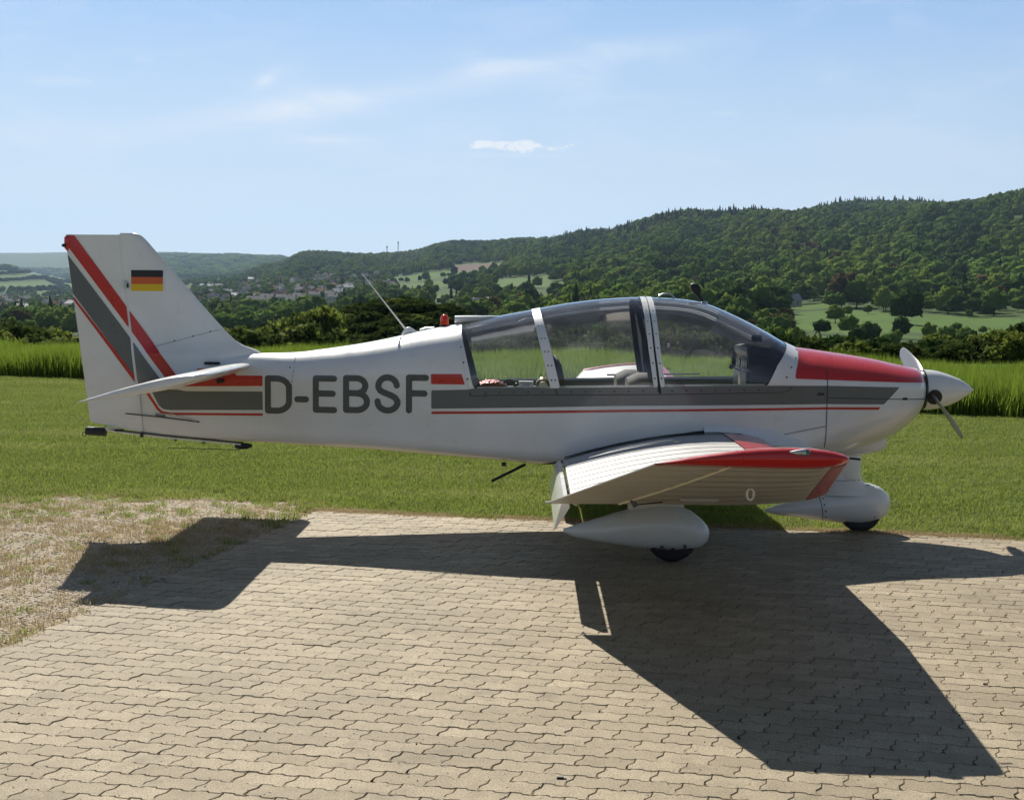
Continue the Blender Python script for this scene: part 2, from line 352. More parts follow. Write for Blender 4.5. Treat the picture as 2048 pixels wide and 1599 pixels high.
# cabin lining, floor, shelf, panel
lining = skin('cabin_lining', lambda A, Y, Z: np.maximum.reduce([Z-sill(A)+.004, rear_edge(Z)-A, A+.62]), LINING, plane, a0=-3.1, a1=-.6, da=.05, nv=96, off=-.022)
for f in lining.data.polygons: pass
skinr = skin('roof_lining', lambda A, Y, Z: np.maximum.reduce([A-rear_edge(Z), 1.15-Z]), LINING, plane, a0=-3.7, a1=-2.95, da=.05, nv=96, off=-.02)
def sect_plate(name, a, zlo, zhi, mat, off=-.025):
    zz = np.linspace(zlo, min(zhi, float(ZT(a))+off-.003), 16); V = []
    for z in zz: V += [(a, -float(hw(a, z))-off, z), (a, float(hw(a, z))+off, z)]
    return mesh(name, V, [(2*i, 2*i+1, 2*i+3, 2*i+2) for i in range(15)], mat, plane, smooth=False)
sect_plate('rear_bulkhead', -3.15, .62, 1.7, LINING)
V = []; zsh = 1.075
for a in np.linspace(-3.14, -2.36, 9):
    w_ = float(hw(a, 1.0))-.03; V += [(a, -w_, zsh+(a+3)*.01), (a, w_, zsh+(a+3)*.01)]
shelf = mesh('parcel_shelf', V, [(2*i, 2*i+1, 2*i+3, 2*i+2) for i in range(8)], LINING, plane, smooth=False)
V = []
for a in np.linspace(-2.36, -.62, 9):
    w_ = float(hw(a, .8))-.03; V += [(a, -w_, .66), (a, w_, .66)]
mesh('cabin_floor', V, [(2*i, 2*i+1, 2*i+3, 2*i+2) for i in range(8)], LINING, plane, smooth=False)
for s in (-1, 1):
    pts = [(a, s*(float(hw(a, sill(a)))-.022), sill(a)+.004) for a in np.linspace(-2.96, -.86, 24)]
    tube('sill_rail', pts, .011, WHITE, plane, 6)
# windscreen side plates, frames (raised strips over the perspex)
def strip(name, pl, pr, off=.006, a0=None, a1=None, mat=WHITE, zlo=None):
    """band between two side-view polylines, both sides of the canopy"""
    L = lambda P: (np.array([p[1] for p in P])[::-1], np.array([p[0] for p in P])[::-1])
    zl_, al = L(pl); zr_, ar = L(pr)
    f = lambda A, Y, Z: np.maximum.reduce([np.interp(Z, zl_, al)-A, A-np.interp(Z, zr_, ar), (sill(A) if zlo is None else zlo)-Z])
    return skin(name, f, mat, plane, a0=a0, a1=a1, da=.006, nv=240, off=off)
frames = []
frames.append(strip('canopy_frame', [(-2.575, 1.72), (-2.561, 1.678), (-2.5, 1.432), (-2.421, 1.124), (-2.42, 1.1)], [(-2.50, 1.72), (-2.5, 1.686), (-2.426, 1.433), (-2.351, 1.125), (-2.35, 1.1)], a0=-2.60, a1=-2.33))
frames.append(strip('canopy_frame', [(-1.75, 1.83), (-1.743, 1.783), (-1.708, 1.404), (-1.669, 1.132), (-1.669, 1.1)], [(-1.708, 1.83), (-1.701, 1.783), (-1.672, 1.404), (-1.638, 1.133), (-1.638, 1.1)], a0=-1.78, a1=-1.62))
frames.append(strip('canopy_frame', [(-1.697, 1.83), (-1.693, 1.784), (-1.657, 1.404), (-1.62, 1.133), (-1.62, 1.1)], [(-1.657, 1.83), (-1.653, 1.78), (-1.621, 1.405), (-1.587, 1.133), (-1.587, 1.1)], a0=-1.72, a1=-1.57))
strip('frame_gap', [(-1.705, 1.83), (-1.70, 1.784), (-1.672, 1.404), (-1.640, 1.133), (-1.630, 1.085)], [(-1.69, 1.83), (-1.69, 1.78), (-1.657, 1.405), (-1.618, 1.133), (-1.612, 1.085)], off=.003, a0=-1.72, a1=-1.60, mat=BLACK, zlo=1.083)
strip('canopy_frame', [(-3.12, 1.6), (-3.112, 1.503), (-3.07, 1.316), (-3.012, 1.06), (-3.01, 1.05)], [(-3.095, 1.6), (-3.085, 1.50), (-3.036, 1.316), (-2.986, 1.108), (-2.985, 1.05)], off=.004, a0=-3.14, a1=-2.96, zlo=1.108)
strip('windscreen_frame', [(-.653, 1.5), (-.653, 1.44), (-.764, 1.302), (-.84, 1.153), (-.84, 1.1)], [(-.56, 1.5), (-.575, 1.41), (-.627, 1.266), (-.648, 1.165), (-.65, 1.15)], off=.004, a0=-.86, a1=-.54)
# inner hoop behind the windscreen frame
hp = []
for v in np.linspace(-.52, .52, 25):
    a = -1.78+.04*abs(v)/.5; y, z = PS(np.array([a]), np.array([v]), -.035); hp.append((a+(.09*(1.8-z[0])/.7)-.02, y[0], z[0]))
tube('canopy_hoop', hp, .022, DARK, plane, 8)
# ---- screws: rows of small dark heads, joined (too small to pick apart)
def screws(name, pts, r=.0045, parent=None, yf=None, off=.007, mat=SEAM, kind=True):
    bm = bmesh.new(); yf = yf or hw
    for a, z in pts:
        y = -(float(yf(a, z))+off); M = Matrix.Translation((a, y, z)) @ Matrix.Rotation(PI/2, 4, 'X')
        bmesh.ops.create_cone(bm, cap_ends=True, segments=8, radius1=r, radius2=r*.7, depth=.002, matrix=M)
    o = from_bm(name, bm, mat, parent or plane); o['kind'] = 'stuff'; return o
P = []
for z in (1.18, 1.285, 1.385, 1.48, 1.57, 1.645): P += [(np.interp(z, [1.124, 1.432, 1.678], [-2.386, -2.463, -2.53])+d, z) for d in (-.013, .013)]
screws('frame_screws', P, .0065)
P = [(np.interp(z, [1.13, 1.404, 1.78], [-1.653, -1.69, -1.722]), z) for z in (1.2, 1.31, 1.42, 1.52, 1.61, 1.69, 1.745)]
P += [(np.interp(z, [1.13, 1.404, 1.78], [-1.604, -1.639, -1.673]), z) for z in (1.2, 1.31, 1.42, 1.52, 1.61, 1.69, 1.745)]
screws('frame_screws', P, .0065)
screws('frame_screws', [(-.615, 1.35), (-.66, 1.285), (-.70, 1.215), (-.585, 1.405)], .0075)
screws('frame_screws', [(-3.085, 1.41), (-3.062, 1.30), (-3.03, 1.18), (-3.008, 1.07)], .0065)
screws('sill_screws', [(a, sill(a)-.028) for a in np.arange(-2.9, -.8, .105)], .006)
screws('panel_screws', [(-4.385, 1.24), (-4.375, 1.11), (-.95, .80), (-.86, .79), (-.78, .77)], .006, off=.003)

# ---- paint scheme on the near side
P4 = lambda *p: list(p)
RES = dict(res=.012)
dpoly('red_stripe', [(-3.303, 1.212), (-3.075, 1.2155), (-3.05, 1.138), (-3.302, 1.1365)], RED, fus, res=.008)
dpoly('grey_stripe', [(-3.30, 1.091), (-3.022, 1.101), (-3.0, 1.108), (-.84, 1.153), (-.40, 1.155), (.147, 1.145), (.027, 1.019), (-.401, 1.021), (-1.912, .997), (-3.30, .955)], GREY, fus, res=.014, resz=.009)
dpoly('red_pinstripe', [(-3.30, .934), (-1.912, .969), (-.4, .998), (.003, .998), (-.012, .979), (-.4, .981), (-1.912, .951), (-3.30, .915)], RED, fus, res=.014, resz=.005)
dpoly('red_stripe', [(-4.597, 1.175), (-4.597, 1.097), (-5.30, 1.08), (-5.20, 1.22), (-4.86, 1.22), (-4.80, 1.172)], RED, fus, res=.008)
gl_ = [(-4.597, 1.055), (-4.595, .915), (-5.33, .898), (-5.39, .905), (-5.425, .935), (-5.49, 1.06), (-5.27, 1.055), (-5.2, 1.045)]
dpoly('grey_stripe', gl_, GREY, fus, res=.008)
dpoly('red_pinstripe', [(-4.595, .889), (-4.595, .871), (-5.335, .86), (-5.40, .868), (-5.44, .90), (-5.53, 1.03), (-5.51, 1.04), (-5.425, .915), (-5.395, .888), (-5.335, .878)], RED, fus, res=.006)
skin('red_cowl_top', lambda A, Y, Z: np.maximum.reduce([1.205-(A+.638)*.031-Z, np.interp(Z, [1.165, 1.266, 1.41, 1.5], [-.645, -.625, -.568, -.56])-A, A-.4]), RED, fus, a0=-.68, a1=.408, da=.018, nv=160, off=.0025)
# letters D-EBSF: rounded strokes
LB = dict(D=(-4.578, -4.366, .889, 1.179), E=(-4.204, -4.016, .904, 1.186), B=(-3.970, -3.763, .908, 1.193), S=(-3.729, -3.531, .911, 1.203), F=(-3.491, -3.318, .916, 1.205))
def arc(cx, cy, rx, ry, t0, t1, n=12): return [(cx+rx*math.cos(math.radians(t0+(t1-t0)*i/n)), cy+ry*math.sin(math.radians(t0+(t1-t0)*i/n))) for i in range(n+1)]
SH = dict(D=[[(0, 0), (0, 1), (.42, 1)]+arc(.42, .70, .58, .30, 90, 0)+arc(.42, .30, .58, .30, 0, -90)+[(0, 0)]],
 E=[[(1, 1), (0, 1), (0, 0), (1, 0)], [(0, .52), (.93, .52)]],
 B=[[(0, .53), (0, 1), (.5, 1)]+arc(.5, .765, .42, .235, 90, -90)+[(0, .53), (0, 0), (.5, 0)]+arc(.5, .265, .5, .265, -90, 90)],
 S=[arc(.5, .74, .46, .26, 5, 180, 14)+[(.04, .70), (.13, .60), (.32, .54), (.68, .46), (.88, .39), (1, .28)]+arc(.5, .26, .5, .26, 0, -180, 14)+[(0, .27)]],
 F=[[(0, 0), (0, 1), (1, 1)], [(0, .52), (.92, .52)]])
R_ = .0232
for ch, (a0, a1, z0, z1) in LB.items():
    lines = [[(a0+R_+(a1-a0-2*R_)*x, z0+R_+(z1-z0-2*R_)*y) for x, y in L] for L in SH[ch]]
    decal('registration_letter', lambda A, Z: stroke_sdf(lines, R_, A, Z), LETTER, fus, (a0, a1, z0, z1), res=.006, off=.0025)
decal('registration_dash', lambda A, Z: stroke_sdf([[(-4.325, 1.003), (-4.257, 1.003)]], .023, A, Z), LETTER, fus, (-4.36, -4.22, .97, 1.04), res=.006, off=.0025)
# panel seams
SM = dict(res=.004, off=.0035)
dline('panel_seam', [(-.397, 1.385), (-.397, 1.20), (-.40, .70)], .0028, SEAM, fus, **SM)
dline('panel_seam', [(-.395, 1.067), (.38, 1.052)], .0028, SEAM, fus, **SM)
dline('panel_seam', [(-.93, .745), (-.74, .791), (-.405, .858)], .0022, SEAM, fus, **SM)
dline('panel_seam', [(-3.015, 1.055), (-2.8, 1.064), (-1.62, 1.083), (-.73, 1.105), (-.69, 1.115), (-.655, 1.15)], .0026, SEAM, fus, **SM)
dline('panel_seam', [(-4.357, 1.325), (-4.353, 1.239), (-4.368, 1.10)], .0018, SEAM, fus, **SM)
dline('panel_seam', [(-3.545, 1.41), (-3.556, 1.43), (-3.56, 1.475)], .003, SEAM, fus, **SM)
dline('panel_seam', [(-3.108, 1.503), (-3.07, 1.316), (-3.012, 1.06)], .0016, SEAM, fus, **SM)
dline('panel_seam', [(-2.386, 1.12), (-2.372, 1.075)], .003, SEAM, fus, **SM)
dpoly('cowl_latch', [(-.47, 1.085), (-.42, 1.085), (-.42, 1.103), (-.47, 1.103)], DARK, fus, res=.004, off=.004)
dpoly('cowl_latch', [(.17, 1.05), (.205, 1.05), (.21, 1.068), (.17, 1.068)], DARK, fus, res=.004, off=.006)

# ---- fin and rudder
def LEf(z): return np.interp(z, [1.1, 1.357, 1.39, 1.436, 1.512, 1.7, 2.197, 2.235, 2.25], [-4.60, -4.655, -4.77, -4.847, -4.924, -5.093, -5.524, -5.565, -5.612])
def HIf(z): return np.interp(z, [.725, 1.113, 2.247], [-5.561, -5.594, -5.724])
def TEf(z): return np.interp(z, [.795, 2.151, 2.26], [-5.975, -6.141, -6.146])
def hf(a, z):
    a = np.asarray(a, float); z = np.asarray(z, float); le, hi, te = LEf(z), HIf(z), TEf(z)
    T = np.interp(z, [.7, 1.2, 2.25], [.045, .058, .038])
    x = np.clip((le-a)/(le-hi), 0, 1); front = T*np.sqrt(np.clip(1-(1-x)**2.2, 0, 1))
    fil = .10*np.exp(-np.clip(z-1.33, 0, 9)/.07)*np.sqrt(x)*(1-x)**.5
    back = .004+(T-.004)*np.clip((a-te)/(hi-te), 0, 1)
    return np.where(a > hi, front+fil, back)
def slab(name, Zs, lo, hi, mat, nx=24, close=True):
    V, F = [], []; nz = len(Zs)
    for z in Zs:
        aa = hi(z)+(lo(z)-hi(z))*(1-np.cos(np.linspace(0, PI, nx)))/2
        for a in aa: V.append((a, -float(hf(a, z)), z))
        for a in aa: V.append((a, float(hf(a, z)), z))
    R = 2*nx
    for i in range(nz-1):
        for k in range(nx-1):
            F.append((i*R+k, i*R+k+1, (i+1)*R+k+1, (i+1)*R+k)); F.append((i*R+nx+k+1, i*R+nx+k, (i+1)*R+nx+k, (i+1)*R+nx+k+1))
        for k in (0, nx-1): F.append((i*R+k, (i+1)*R+k, (i+1)*R+nx+k, i*R+nx+k))
    for i in (0, nz-1):
        for k in range(nx-1): F.append((i*R+k, i*R+k+1, i*R+nx+k+1, i*R+nx+k))
    return autosmooth(mesh(name, V, F, mat, plane), 40)
ZF = np.concatenate([np.linspace(1.12, 1.6, 22), np.linspace(1.65, 2.18, 10), np.linspace(2.2, 2.248, 6)])
fin = slab('fin', ZF, lambda z: HIf(z)+.006, lambda z: LEf(z), WHITE, 36)
rbot = lambda a: .725+(a+5.561)*(.795-.725)/(-5.975+5.561)
V, F = [], []; nu_, ns_ = 16, 30
for i in range(ns_):
    for k in range(nu_):
        u = k/(nu_-1); s_ = i/(ns_-1); zb_ = .725+(1-u)*.070; z = zb_+(2.235-zb_)*s_; h_ = float(HIf(z))-.008; a = float(TEf(z))+(h_-float(TEf(z)))*u
        for q in (-1, 1): V.append((a, q*float(hf(a, z)), z))
I_ = lambda i, k, q: (i*nu_+k)*2+q
for i in range(ns_-1):
    for k in range(nu_-1):
        F += [(I_(i, k, 0), I_(i, k+1, 0), I_(i+1, k+1, 0), I_(i+1, k, 0)), (I_(i, k+1, 1), I_(i, k, 1), I_(i+1, k, 1), I_(i+1, k+1, 1))]
    for k in (0, nu_-1): F.append((I_(i, k, 0), I_(i+1, k, 0), I_(i+1, k, 1), I_(i, k, 1)))
for i in (0, ns_-1):
    for k in range(nu_-1): F.append((I_(i, k, 0), I_(i, k+1, 0), I_(i, k+1, 1), I_(i, k, 1)))
ru = autosmooth(mesh('rudder', V, F, WHITE, plane), 40)
loft('hinge_gap', [(HIf(2.235)-.011, 0, 2.228, 2.234, .033), (HIf(2.235)+.009, 0, 2.228, 2.234, .033)], WHITE, fin, 8)
V = []
for z in np.linspace(.735, 2.236, 12):
    w_ = float(hf(HIf(z)+.012, z))-.0035
    V += [(HIf(z)-.012, -w_, z), (HIf(z)+.010, -w_, z), (HIf(z)+.010, w_, z), (HIf(z)-.012, w_, z)]
mesh('hinge_strip', V, [(4*i+k, 4*i+(k+1) % 4, 4*i+4+(k+1) % 4, 4*i+4+k) for i in range(11) for k in range(4)], WHITE, fin, smooth=False)
FO = dict(yfun=hf, off=.0022)
dpoly('red_stripe', [(-6.146, 2.228), (-6.076, 2.228), (-5.735, 1.776), (-5.735, 1.62), (-6.143, 2.147)], RED, ru, res=.008, **FO)
z1_ = lambda a, p, q: p[1]+(a-p[0])*(q[1]-p[1])/(q[0]-p[0])
eA = ((-6.076, 2.228), (-5.294, 1.19)); eB = ((-6.131, 2.147), (-5.38, 1.17))
def fband(name, up, lo, mat, rud, a0, a1):
    def f(A, Z):
        d = np.maximum(z1_(A, *lo)-Z, Z-z1_(A, *up)); h_ = HIf(Z)
        return np.maximum.reduce([d, (A-(h_-.010)) if rud else (h_+.008)-A, TEf(Z)+.001-A, Z-2.229, 1.10-Z])
    return decal(name, f, mat, ru if rud else fin, (a0, a1, 1.0, 2.24), res=.008, off=.003, yfun=lambda a, z: np.maximum(hf(a, z), np.where((z < ZT(a)) & (a > -5.58), hw(a, np.minimum(z, ZT(a))), 0)))
bpy.data.objects.remove(ru.children[-1] if ru.children[-1].name.startswith('red_stripe') else ru.children[-1])
for rud, a0, a1 in ((True, -6.15, -5.59), (False, -5.72, -5.15)):
    fband('red_stripe', eA, eB, RED, rud, a0, a1)
    fband('grey_stripe', ((-6.113, 2.058), (-5.422, 1.162)), ((-6.079, 1.764), (-5.585, 1.122)), GREY, rud, a0, a1)
    if rud: fband('red_pinstripe', ((-6.075, 1.741), (-5.589, 1.134)), ((-6.072, 1.711), (-5.605, 1.100)), RED, rud, a0, a1)
# the lower grey and red bands carried onto the tail cone
for i, (m, z0, z1) in enumerate(((FGOLD, 1.807, 1.8605), (FRED, 1.8605, 1.914), (FBLACK, 1.914, 1.967))):
    dpoly('flag_band', [(-5.632, z0), (-5.39, z0), (-5.39, z1), (-5.632, z1)], m, fin, res=.005, yfun=hf, off=.003)
dline('flag_edge', [(-5.636, 1.803), (-5.386, 1.803), (-5.386, 1.971), (-5.636, 1.971), (-5.636, 1.803)], .004, CARD, fin, res=.004, yfun=hf, off=.0024)
dline('panel_seam', [(-5.46, 1.378), (-5.412, 1.394), (-4.95, 1.52)], .0018, SEAM, fin, res=.004, yfun=hf, off=.003)
screws('fin_screws', [(-5.47, 1.374), (-5.30, 1.43), (-5.16, 1.466), (-5.03, 1.502)], .006, parent=fin, yf=hf, off=.003)
box('rudder_hinge', (-5.672, -float(hf(-5.67, 1.855))-.008, 1.855), (.022, .014, .055), ALU, fin, bev=.003)
box('rudder_hinge', (-5.655, -float(hf(-5.67, 1.855))-.016, 1.847), (.012, .010, .03), DARK, fin)
loft('tail_light', [(-6.178, 0, 2.147, 2.157, .004), (-6.170, 0, 2.140, 2.165, .012), (-6.155, 0, 2.136, 2.168, .014), (-6.14, 0, 2.134, 2.172, .015)], DARK, ru, 10)
loft('rudder_tip', [(-6.156, 0, 2.13, 2.215, .006), (-6.13, 0, 2.10, 2.236, .014), (-6.10, 0, 2.16, 2.236, .012)], RED, ru, 12)

# ---- stabilator
def airfoil(t, m=.0, n=16):
    x = (1-np.cos(np.linspace(0, PI, n)))/2; yt = 5*t*(.2969*np.sqrt(x)-.126*x-.3516*x*x+.2843*x**3-.1036*x**4); yc = 4*m*x*(1-x)
    return np.r_[x[::-1], x[1:]], np.r_[(yc+yt)[::-1], (yc-yt)[1:]]     # TE -> top -> LE -> bottom -> TE
def wingloft(name, secs, mat, parent, x0=0., x1=1., ribs=None, n=18, cap=True, sag=.011):
    """secs: (y, aLE, zLE, aTE, zTE, thick, camber); x0..x1 the chord range kept"""
    V, F = [], []; rows = []
    for (y, al, zl_, at, zt_, th, cb) in secs:
        x, q = airfoil(th, cb, n); xu = x[:n][::-1]; qu = q[:n][::-1]; xl = x[n-1:]; ql = q[n-1:]
        g = x0+(x1-x0)*(1-np.cos(np.linspace(0, PI, n)))/2 if x0 == 0 else np.linspace(x0, x1, n)
        up = np.interp(g, xu, qu); lo = np.interp(g, xl, ql); c = al-at
        ph = 0. if ribs is None else abs(math.sin(PI*(abs(y)-ribs[1])/ribs[0]))**.8
        pts = []
        for gx, gy, sgn in list(zip(g[::-1], up[::-1], [-1]*n))+list(zip(g, lo, [1]*n)):
            sg_ = 0 if ribs is None else (sag if sgn < 0 else sag*.45)*ph*min(1, max(0, (gx-.12)/.12))*min(1, max(0, (.99-gx)/.1))
            pts.append((al+(at-al)*gx, y, zl_+(zt_-zl_)*gx+gy*c+sgn*sg_))
        rows.append(pts)
    m = len(rows[0]); 
    for r in rows: V += r
    for i in range(len(rows)-1):
        for k in range(m): F.append((i*m+k, i*m+(k+1) % m, (i+1)*m+(k+1) % m, (i+1)*m+k))
    if cap:
        F.append(tuple(range(m))[::-1]); F.append(tuple(range((len(rows)-1)*m, len(rows)*m)))
    return autosmooth(mesh(name, V, F, mat, parent), 35)
for s in (-1, 1):
    secs = [(s*y, -4.70-d, 1.25-d*.2, -5.555, 1.066, .10*k, 0) for y, d, k in ((.03, 0, 1), (.6, 0, 1), (1.2, 0, 1), (1.45, 0, 1), (1.53, .012, .98), (1.575, .035, .9), (1.595, .065, .75), (1.60, .10, .5))]
    st = wingloft('stabilator', secs, WHITE, plane)
box('stabilator_bracket', (-5.00, -.11, 1.262), (.12, .04, .02), DARK, plane, bev=.008)
box('stabilator_bracket', (-4.93, -.16, 1.13), (.05, .03, .03), DARK, plane, Euler((0, -.2, 0)), bev=.006)

# ---- wing: flat centre section and two raised outer panels
def WS(y):                                           # LE a,z ; TE a,z at span station |y|
    y = abs(y)
    if y <= 2.76: return (-.80-.056*y/2.76, .70+.012*y/2.76, -2.483, .598-.07*max(0, 1-y/1.4), .135, .026)
    t = (y-2.76)/1.6; return (-.856-.2675*t, .712+.342*t, -2.483+.5055*t, .598+.432*t, .135-.03*t, .026-.006*t)
HS = {-1: 'near', 1: 'far'}
wings = {}
for s in (-1, 1):
    root = [(s*y, *WS(y)) for y in np.arange(.30, 2.7601, .0275)]
    wg = wingloft('wing', root, FABRIC, plane, 0, .905, ribs=(.22, .32)); wings[s] = wg
    outer = [(s*y, *WS(y)) for y in np.linspace(2.762, 4.30, 57)]
    wo = wingloft('outer_wing', outer, FABRIC, wg, 0, 1.0, ribs=(.20, 2.76))
    # tip bow
    tip = []
    for y, k, th in ((4.301, 0, 1), (4.335, .004, .93), (4.355, .012, .7), (4.366, .026, .38), (4.370, .04, .12)):
        l = WS(4.3); tip.append((s*y, l[0]-k-.01*(y-4.3), l[1]+(y-4.3)*.2, l[2]+k*.5, l[3]+(y-4.3)*.2, l[4]*th, l[5]))
    wingloft('wing_tip', tip, RED, wg)
    # flap, lowered
    hx, hz, cf, an = -2.348, .598, .176, math.radians(65)
    V, F = [], []
    prof = [(-.012, .0), (.0, .020), (.03, .028), (.09, .018), (1*cf, .002), (cf, -.002), (.09, -.016), (.02, -.024)]
    ysf = np.arange(.72, 2.73, .0335)
    for y in ysf:
        for u, v in prof:
            V.append((hx-u*math.cos(an)+v*math.sin(an)*-1, s*y, hz-u*math.sin(an)+v*math.cos(an)))
    m = len(prof)
    for i in range(len(ysf)-1):
        for k in range(m): F.append((i*m+k, i*m+(k+1) % m, (i+1)*m+(k+1) % m, (i+1)*m+k))
    F += [tuple(range(m))[::-1], tuple(range((len(ysf)-1)*m, len(ysf)*m))]
    fl = autosmooth(mesh('flap', V, F, WHITE, wg), 35)
    for y in (.9, 1.5, 2.1, 2.6): box('flap_hinge', (-2.31, s*y, .585), (.05, .010, .022), WHITE, wg, Euler((0, .5, 0)))
    # red leading edges on both skins
    def band(name, y0, y1, xa, xb, ny, side, mat, off=.0025, sagk=True, xf=None):
        V, F = [], []; nx = 8
        for i, y in enumerate(np.linspace(y0, y1, ny)):
            al, zl_, at, zt_, th, cb = WS(y); x, q = airfoil(th, cb, 30); c = al-at
            a_, b_ = (xa, xb) if xf is None else xf(y)
            for g in np.linspace(a_, b_, nx):
                qq = np.interp(g, x[:30][::-1], q[:30][::-1]) if side > 0 else np.interp(g, x[29:], q[29:])
                V.append((al+(at-al)*g+(off if g < .03 else 0), s*y, zl_+(zt_-zl_)*g+qq*c+side*off))
        for i in range(ny-1):
            for k in range(nx-1): F.append((i*nx+k, i*nx+k+1, (i+1)*nx+k+1, (i+1)*nx+k))
        return mesh(name, V, F, mat, wg)
    band('red_leading_edge', .60, 2.758, .0, .13, 20, 1, RED, xf=lambda y: (0., .215)); band('red_leading_edge', 2.764, 4.30, 0, .1, 16, 1, RED)
    band('red_leading_edge', .60, 2.758, 0, .05, 20, -1, RED); band('red_leading_edge', 2.764, 4.30, 0, .085, 20, -1, RED)
    band('red_tip_band', 4.282, 4.302, 0, 1.0, 3, -1, RED, off=.0035); band('red_tip_band', 4.28, 4.302, .08, 1.0, 3, 1, RED, off=.0035)
    for y in np.arange(.76, 2.70, .22): band('rib_tape', y-.010, y+.010, .22, .90, 2, 1, TAPE, off=.0035)
    for y in np.arange(2.96, 4.2, .20): band('rib_tape', y-.008, y+.008, .10, .70, 2, -1, TAPE2, off=.003)
    band('walkway', .545, .63, .13, .90, 5, 1, BLACK, off=.006)
    # aileron seam, horn, tie-down ring, nav light
    def under(y, g, off=.004, side=-1):
        al, zl_, at, zt_, th, cb = WS(y); x, q = airfoil(th, cb, 30); c = al-at
        qq = np.interp(g, x[29:], q[29:]) if side < 0 else np.interp(g, x[:30][::-1], q[:30][::-1])
        return Vector((al+(at-al)*g, s*y, zl_+(zt_-zl_)*g+qq*c+side*off))
    tube('aileron_seam', [under(y, .74-.13*(y-2.78)/1.52, .0) for y in np.linspace(2.78, 4.30, 12)], .009, CREAM, wg, 6)
    tube('aileron_edge', [under(y, .995, -.002) for y in np.linspace(2.70, 4.30, 12)], .005, FABRIC, wg, 6)
    p = under(2.98, .72, .0); box('aileron_horn', p+Vector((0, 0, -.02)), (.03, .012, .045), STEEL, wg, Euler((0, -.5, 0)), .003)
    tube('aileron_rod', [p+Vector((0, 0, -.03)), p+Vector((.16, 0, -.012))], .004, DARK, wg, 6)
    bm = bmesh.new(); p = under(3.55, .36, .022)
    ring = [(p.x+.022*math.cos(t)*.8, p.y, p.z-.01+.03*math.sin(t)) for t in np.linspace(0, 2*PI, 17)]; bm.free()
    tube('tie_down_ring', ring, .006, CARD, wg, 6)
    tube('wing_drain', [under(3.05, g, .004) for g in np.linspace(.42, .56, 8)], .010, FABRIC, wg, 8)
    tx = -1.335; zt0 = 1.083; yy = s*4.368
    loft('navigation_light', [(tx-.060, yy, zt0-.003, zt0+.003, .003), (tx-.035, yy, zt0-.012, zt0+.010, .012), (tx, yy, zt0-.018, zt0+.016, .020), (tx+.010, yy, zt0-.018, zt0+.016, .020)], ALU, wg, 14)
    loft('light_lens', [(tx+.011, yy, zt0-.017, zt0+.015, .018), (tx+.022, yy, zt0-.015, zt0+.013, .016), (tx+.031, yy, zt0-.009, zt0+.007, .009), (tx+.034, yy, zt0-.003, zt0+.002, .003)], LENS, wg, 14)
    tube('strobe_probe', [(-1.10, s*4.25, 1.045), (-1.05, s*4.25, 1.04)], .006, DARK, wg, 6)
# fuel cap, small vent lip on the top skin
dline('wing_root_seal', [(-2.46, .545), (-2.30, .582), (-2.054, .648), (-1.69, .745), (-1.40, .80), (-1.145, .832)], .011, BLACK, fus, res=.006, off=.006)
disc('fuel_cap', (-1.55, -1.15, .80), .035, (0, .05, 1), ALU, wings[-1]); 
mesh('wing_vent', [(-2.06, -2.3, .69), (-1.97, -2.33, .70), (-1.98, -2.27, .70), (-2.03, -2.3, .715)], [(0, 1, 3), (0, 3, 2), (1, 2, 3)], STEEL, wings[-1], smooth=False)
# root fairing
fil = [(-.50, .66, .70), (-.60, .64, .76), (-.80, .60, .83), (-1.1, .59, .855), (-1.3, .585, .855)]
V, F = [], []
for a, z0, z1 in fil:
    w_ = float(hw(a, z1)); V += [(a, -w_-.003, z1), (a, -w_-.03, z1-.035), (a, -w_-.09, z0+(z1-z0)*.55)]
for i in range(len(fil)-1):
    for k in range(2): F.append((i*3+k, i*3+k+1, (i+1)*3+k+1, (i+1)*3+k))
mesh('root_fairing', V, F, WHITE, plane)

# ---- undercarriage
def wheel(name, c, r, w, parent):
    wh = empty(name, c, 0, parent); n = 28; V, F = [], []
    prof = [(.55*r, -w*.42), (.80*r, -w*.5), (.94*r, -w*.42), (r, -w*.2), (r, w*.2), (.94*r, w*.42), (.80*r, w*.5), (.55*r, w*.42)]
    for k in range(n):
        t = 2*PI*k/n
        for q, y in prof: V.append((q*math.cos(t), y, q*math.sin(t)))
    m = len(prof)
    for k in range(n):
        for j in range(m-1): F.append((k*m+j, k*m+j+1, ((k+1) % n)*m+j+1, ((k+1) % n)*m+j))
    autosmooth(mesh('tyre', V, F, BLACK, wh)); disc('rim', (0, 0, 0), .56*r, (0, 1, 0), ALU, wh, w*.7, 20); return wh
for s in (-1, 1):
    y = s*1.30
    sp = loft('wheel_spat', [(-2.335, y, .190, .214, .012), (-2.28, y, .162, .232, .035), (-2.153, y, .135, .272, .062), (-2.0, y, .112, .322, .088), (-1.85, y, .09, .366, .108), (-1.70, y, .075, .395, .12), (-1.58, y, .073, .392, .125), (-1.47, y, .078, .345, .118), (-1.40, y, .10, .29, .095), (-1.36, y, .135, .245, .06), (-1.346, y, .175, .215, .02)], WHITE, plane, 32)
    loft('gear_leg_fairing', [(-1.90, y, .33, .62, .02), (-1.82, y, .33, .62, .055), (-1.70, y, .34, .62, .07), (-1.58, y, .33, .62, .05), (-1.52, y, .31, .60, .015)], WHITE, plane, 20)
    wheel('wheel', (-1.60, y, .175), .175, .13, plane)
    if s < 0:
        for a, z in ((-1.675, .112), (-1.52, .118)): disc('spat_bolt', (a, y-.108, z), .012, (0, 1, 0), STEEL, sp)
        mesh('spat_notch', [(-1.66, y-.112, .070), (-1.60, y-.116, .112), (-1.55, y-.112, .070)], [(0, 1, 2)], DARK, sp, smooth=False, fix=False)
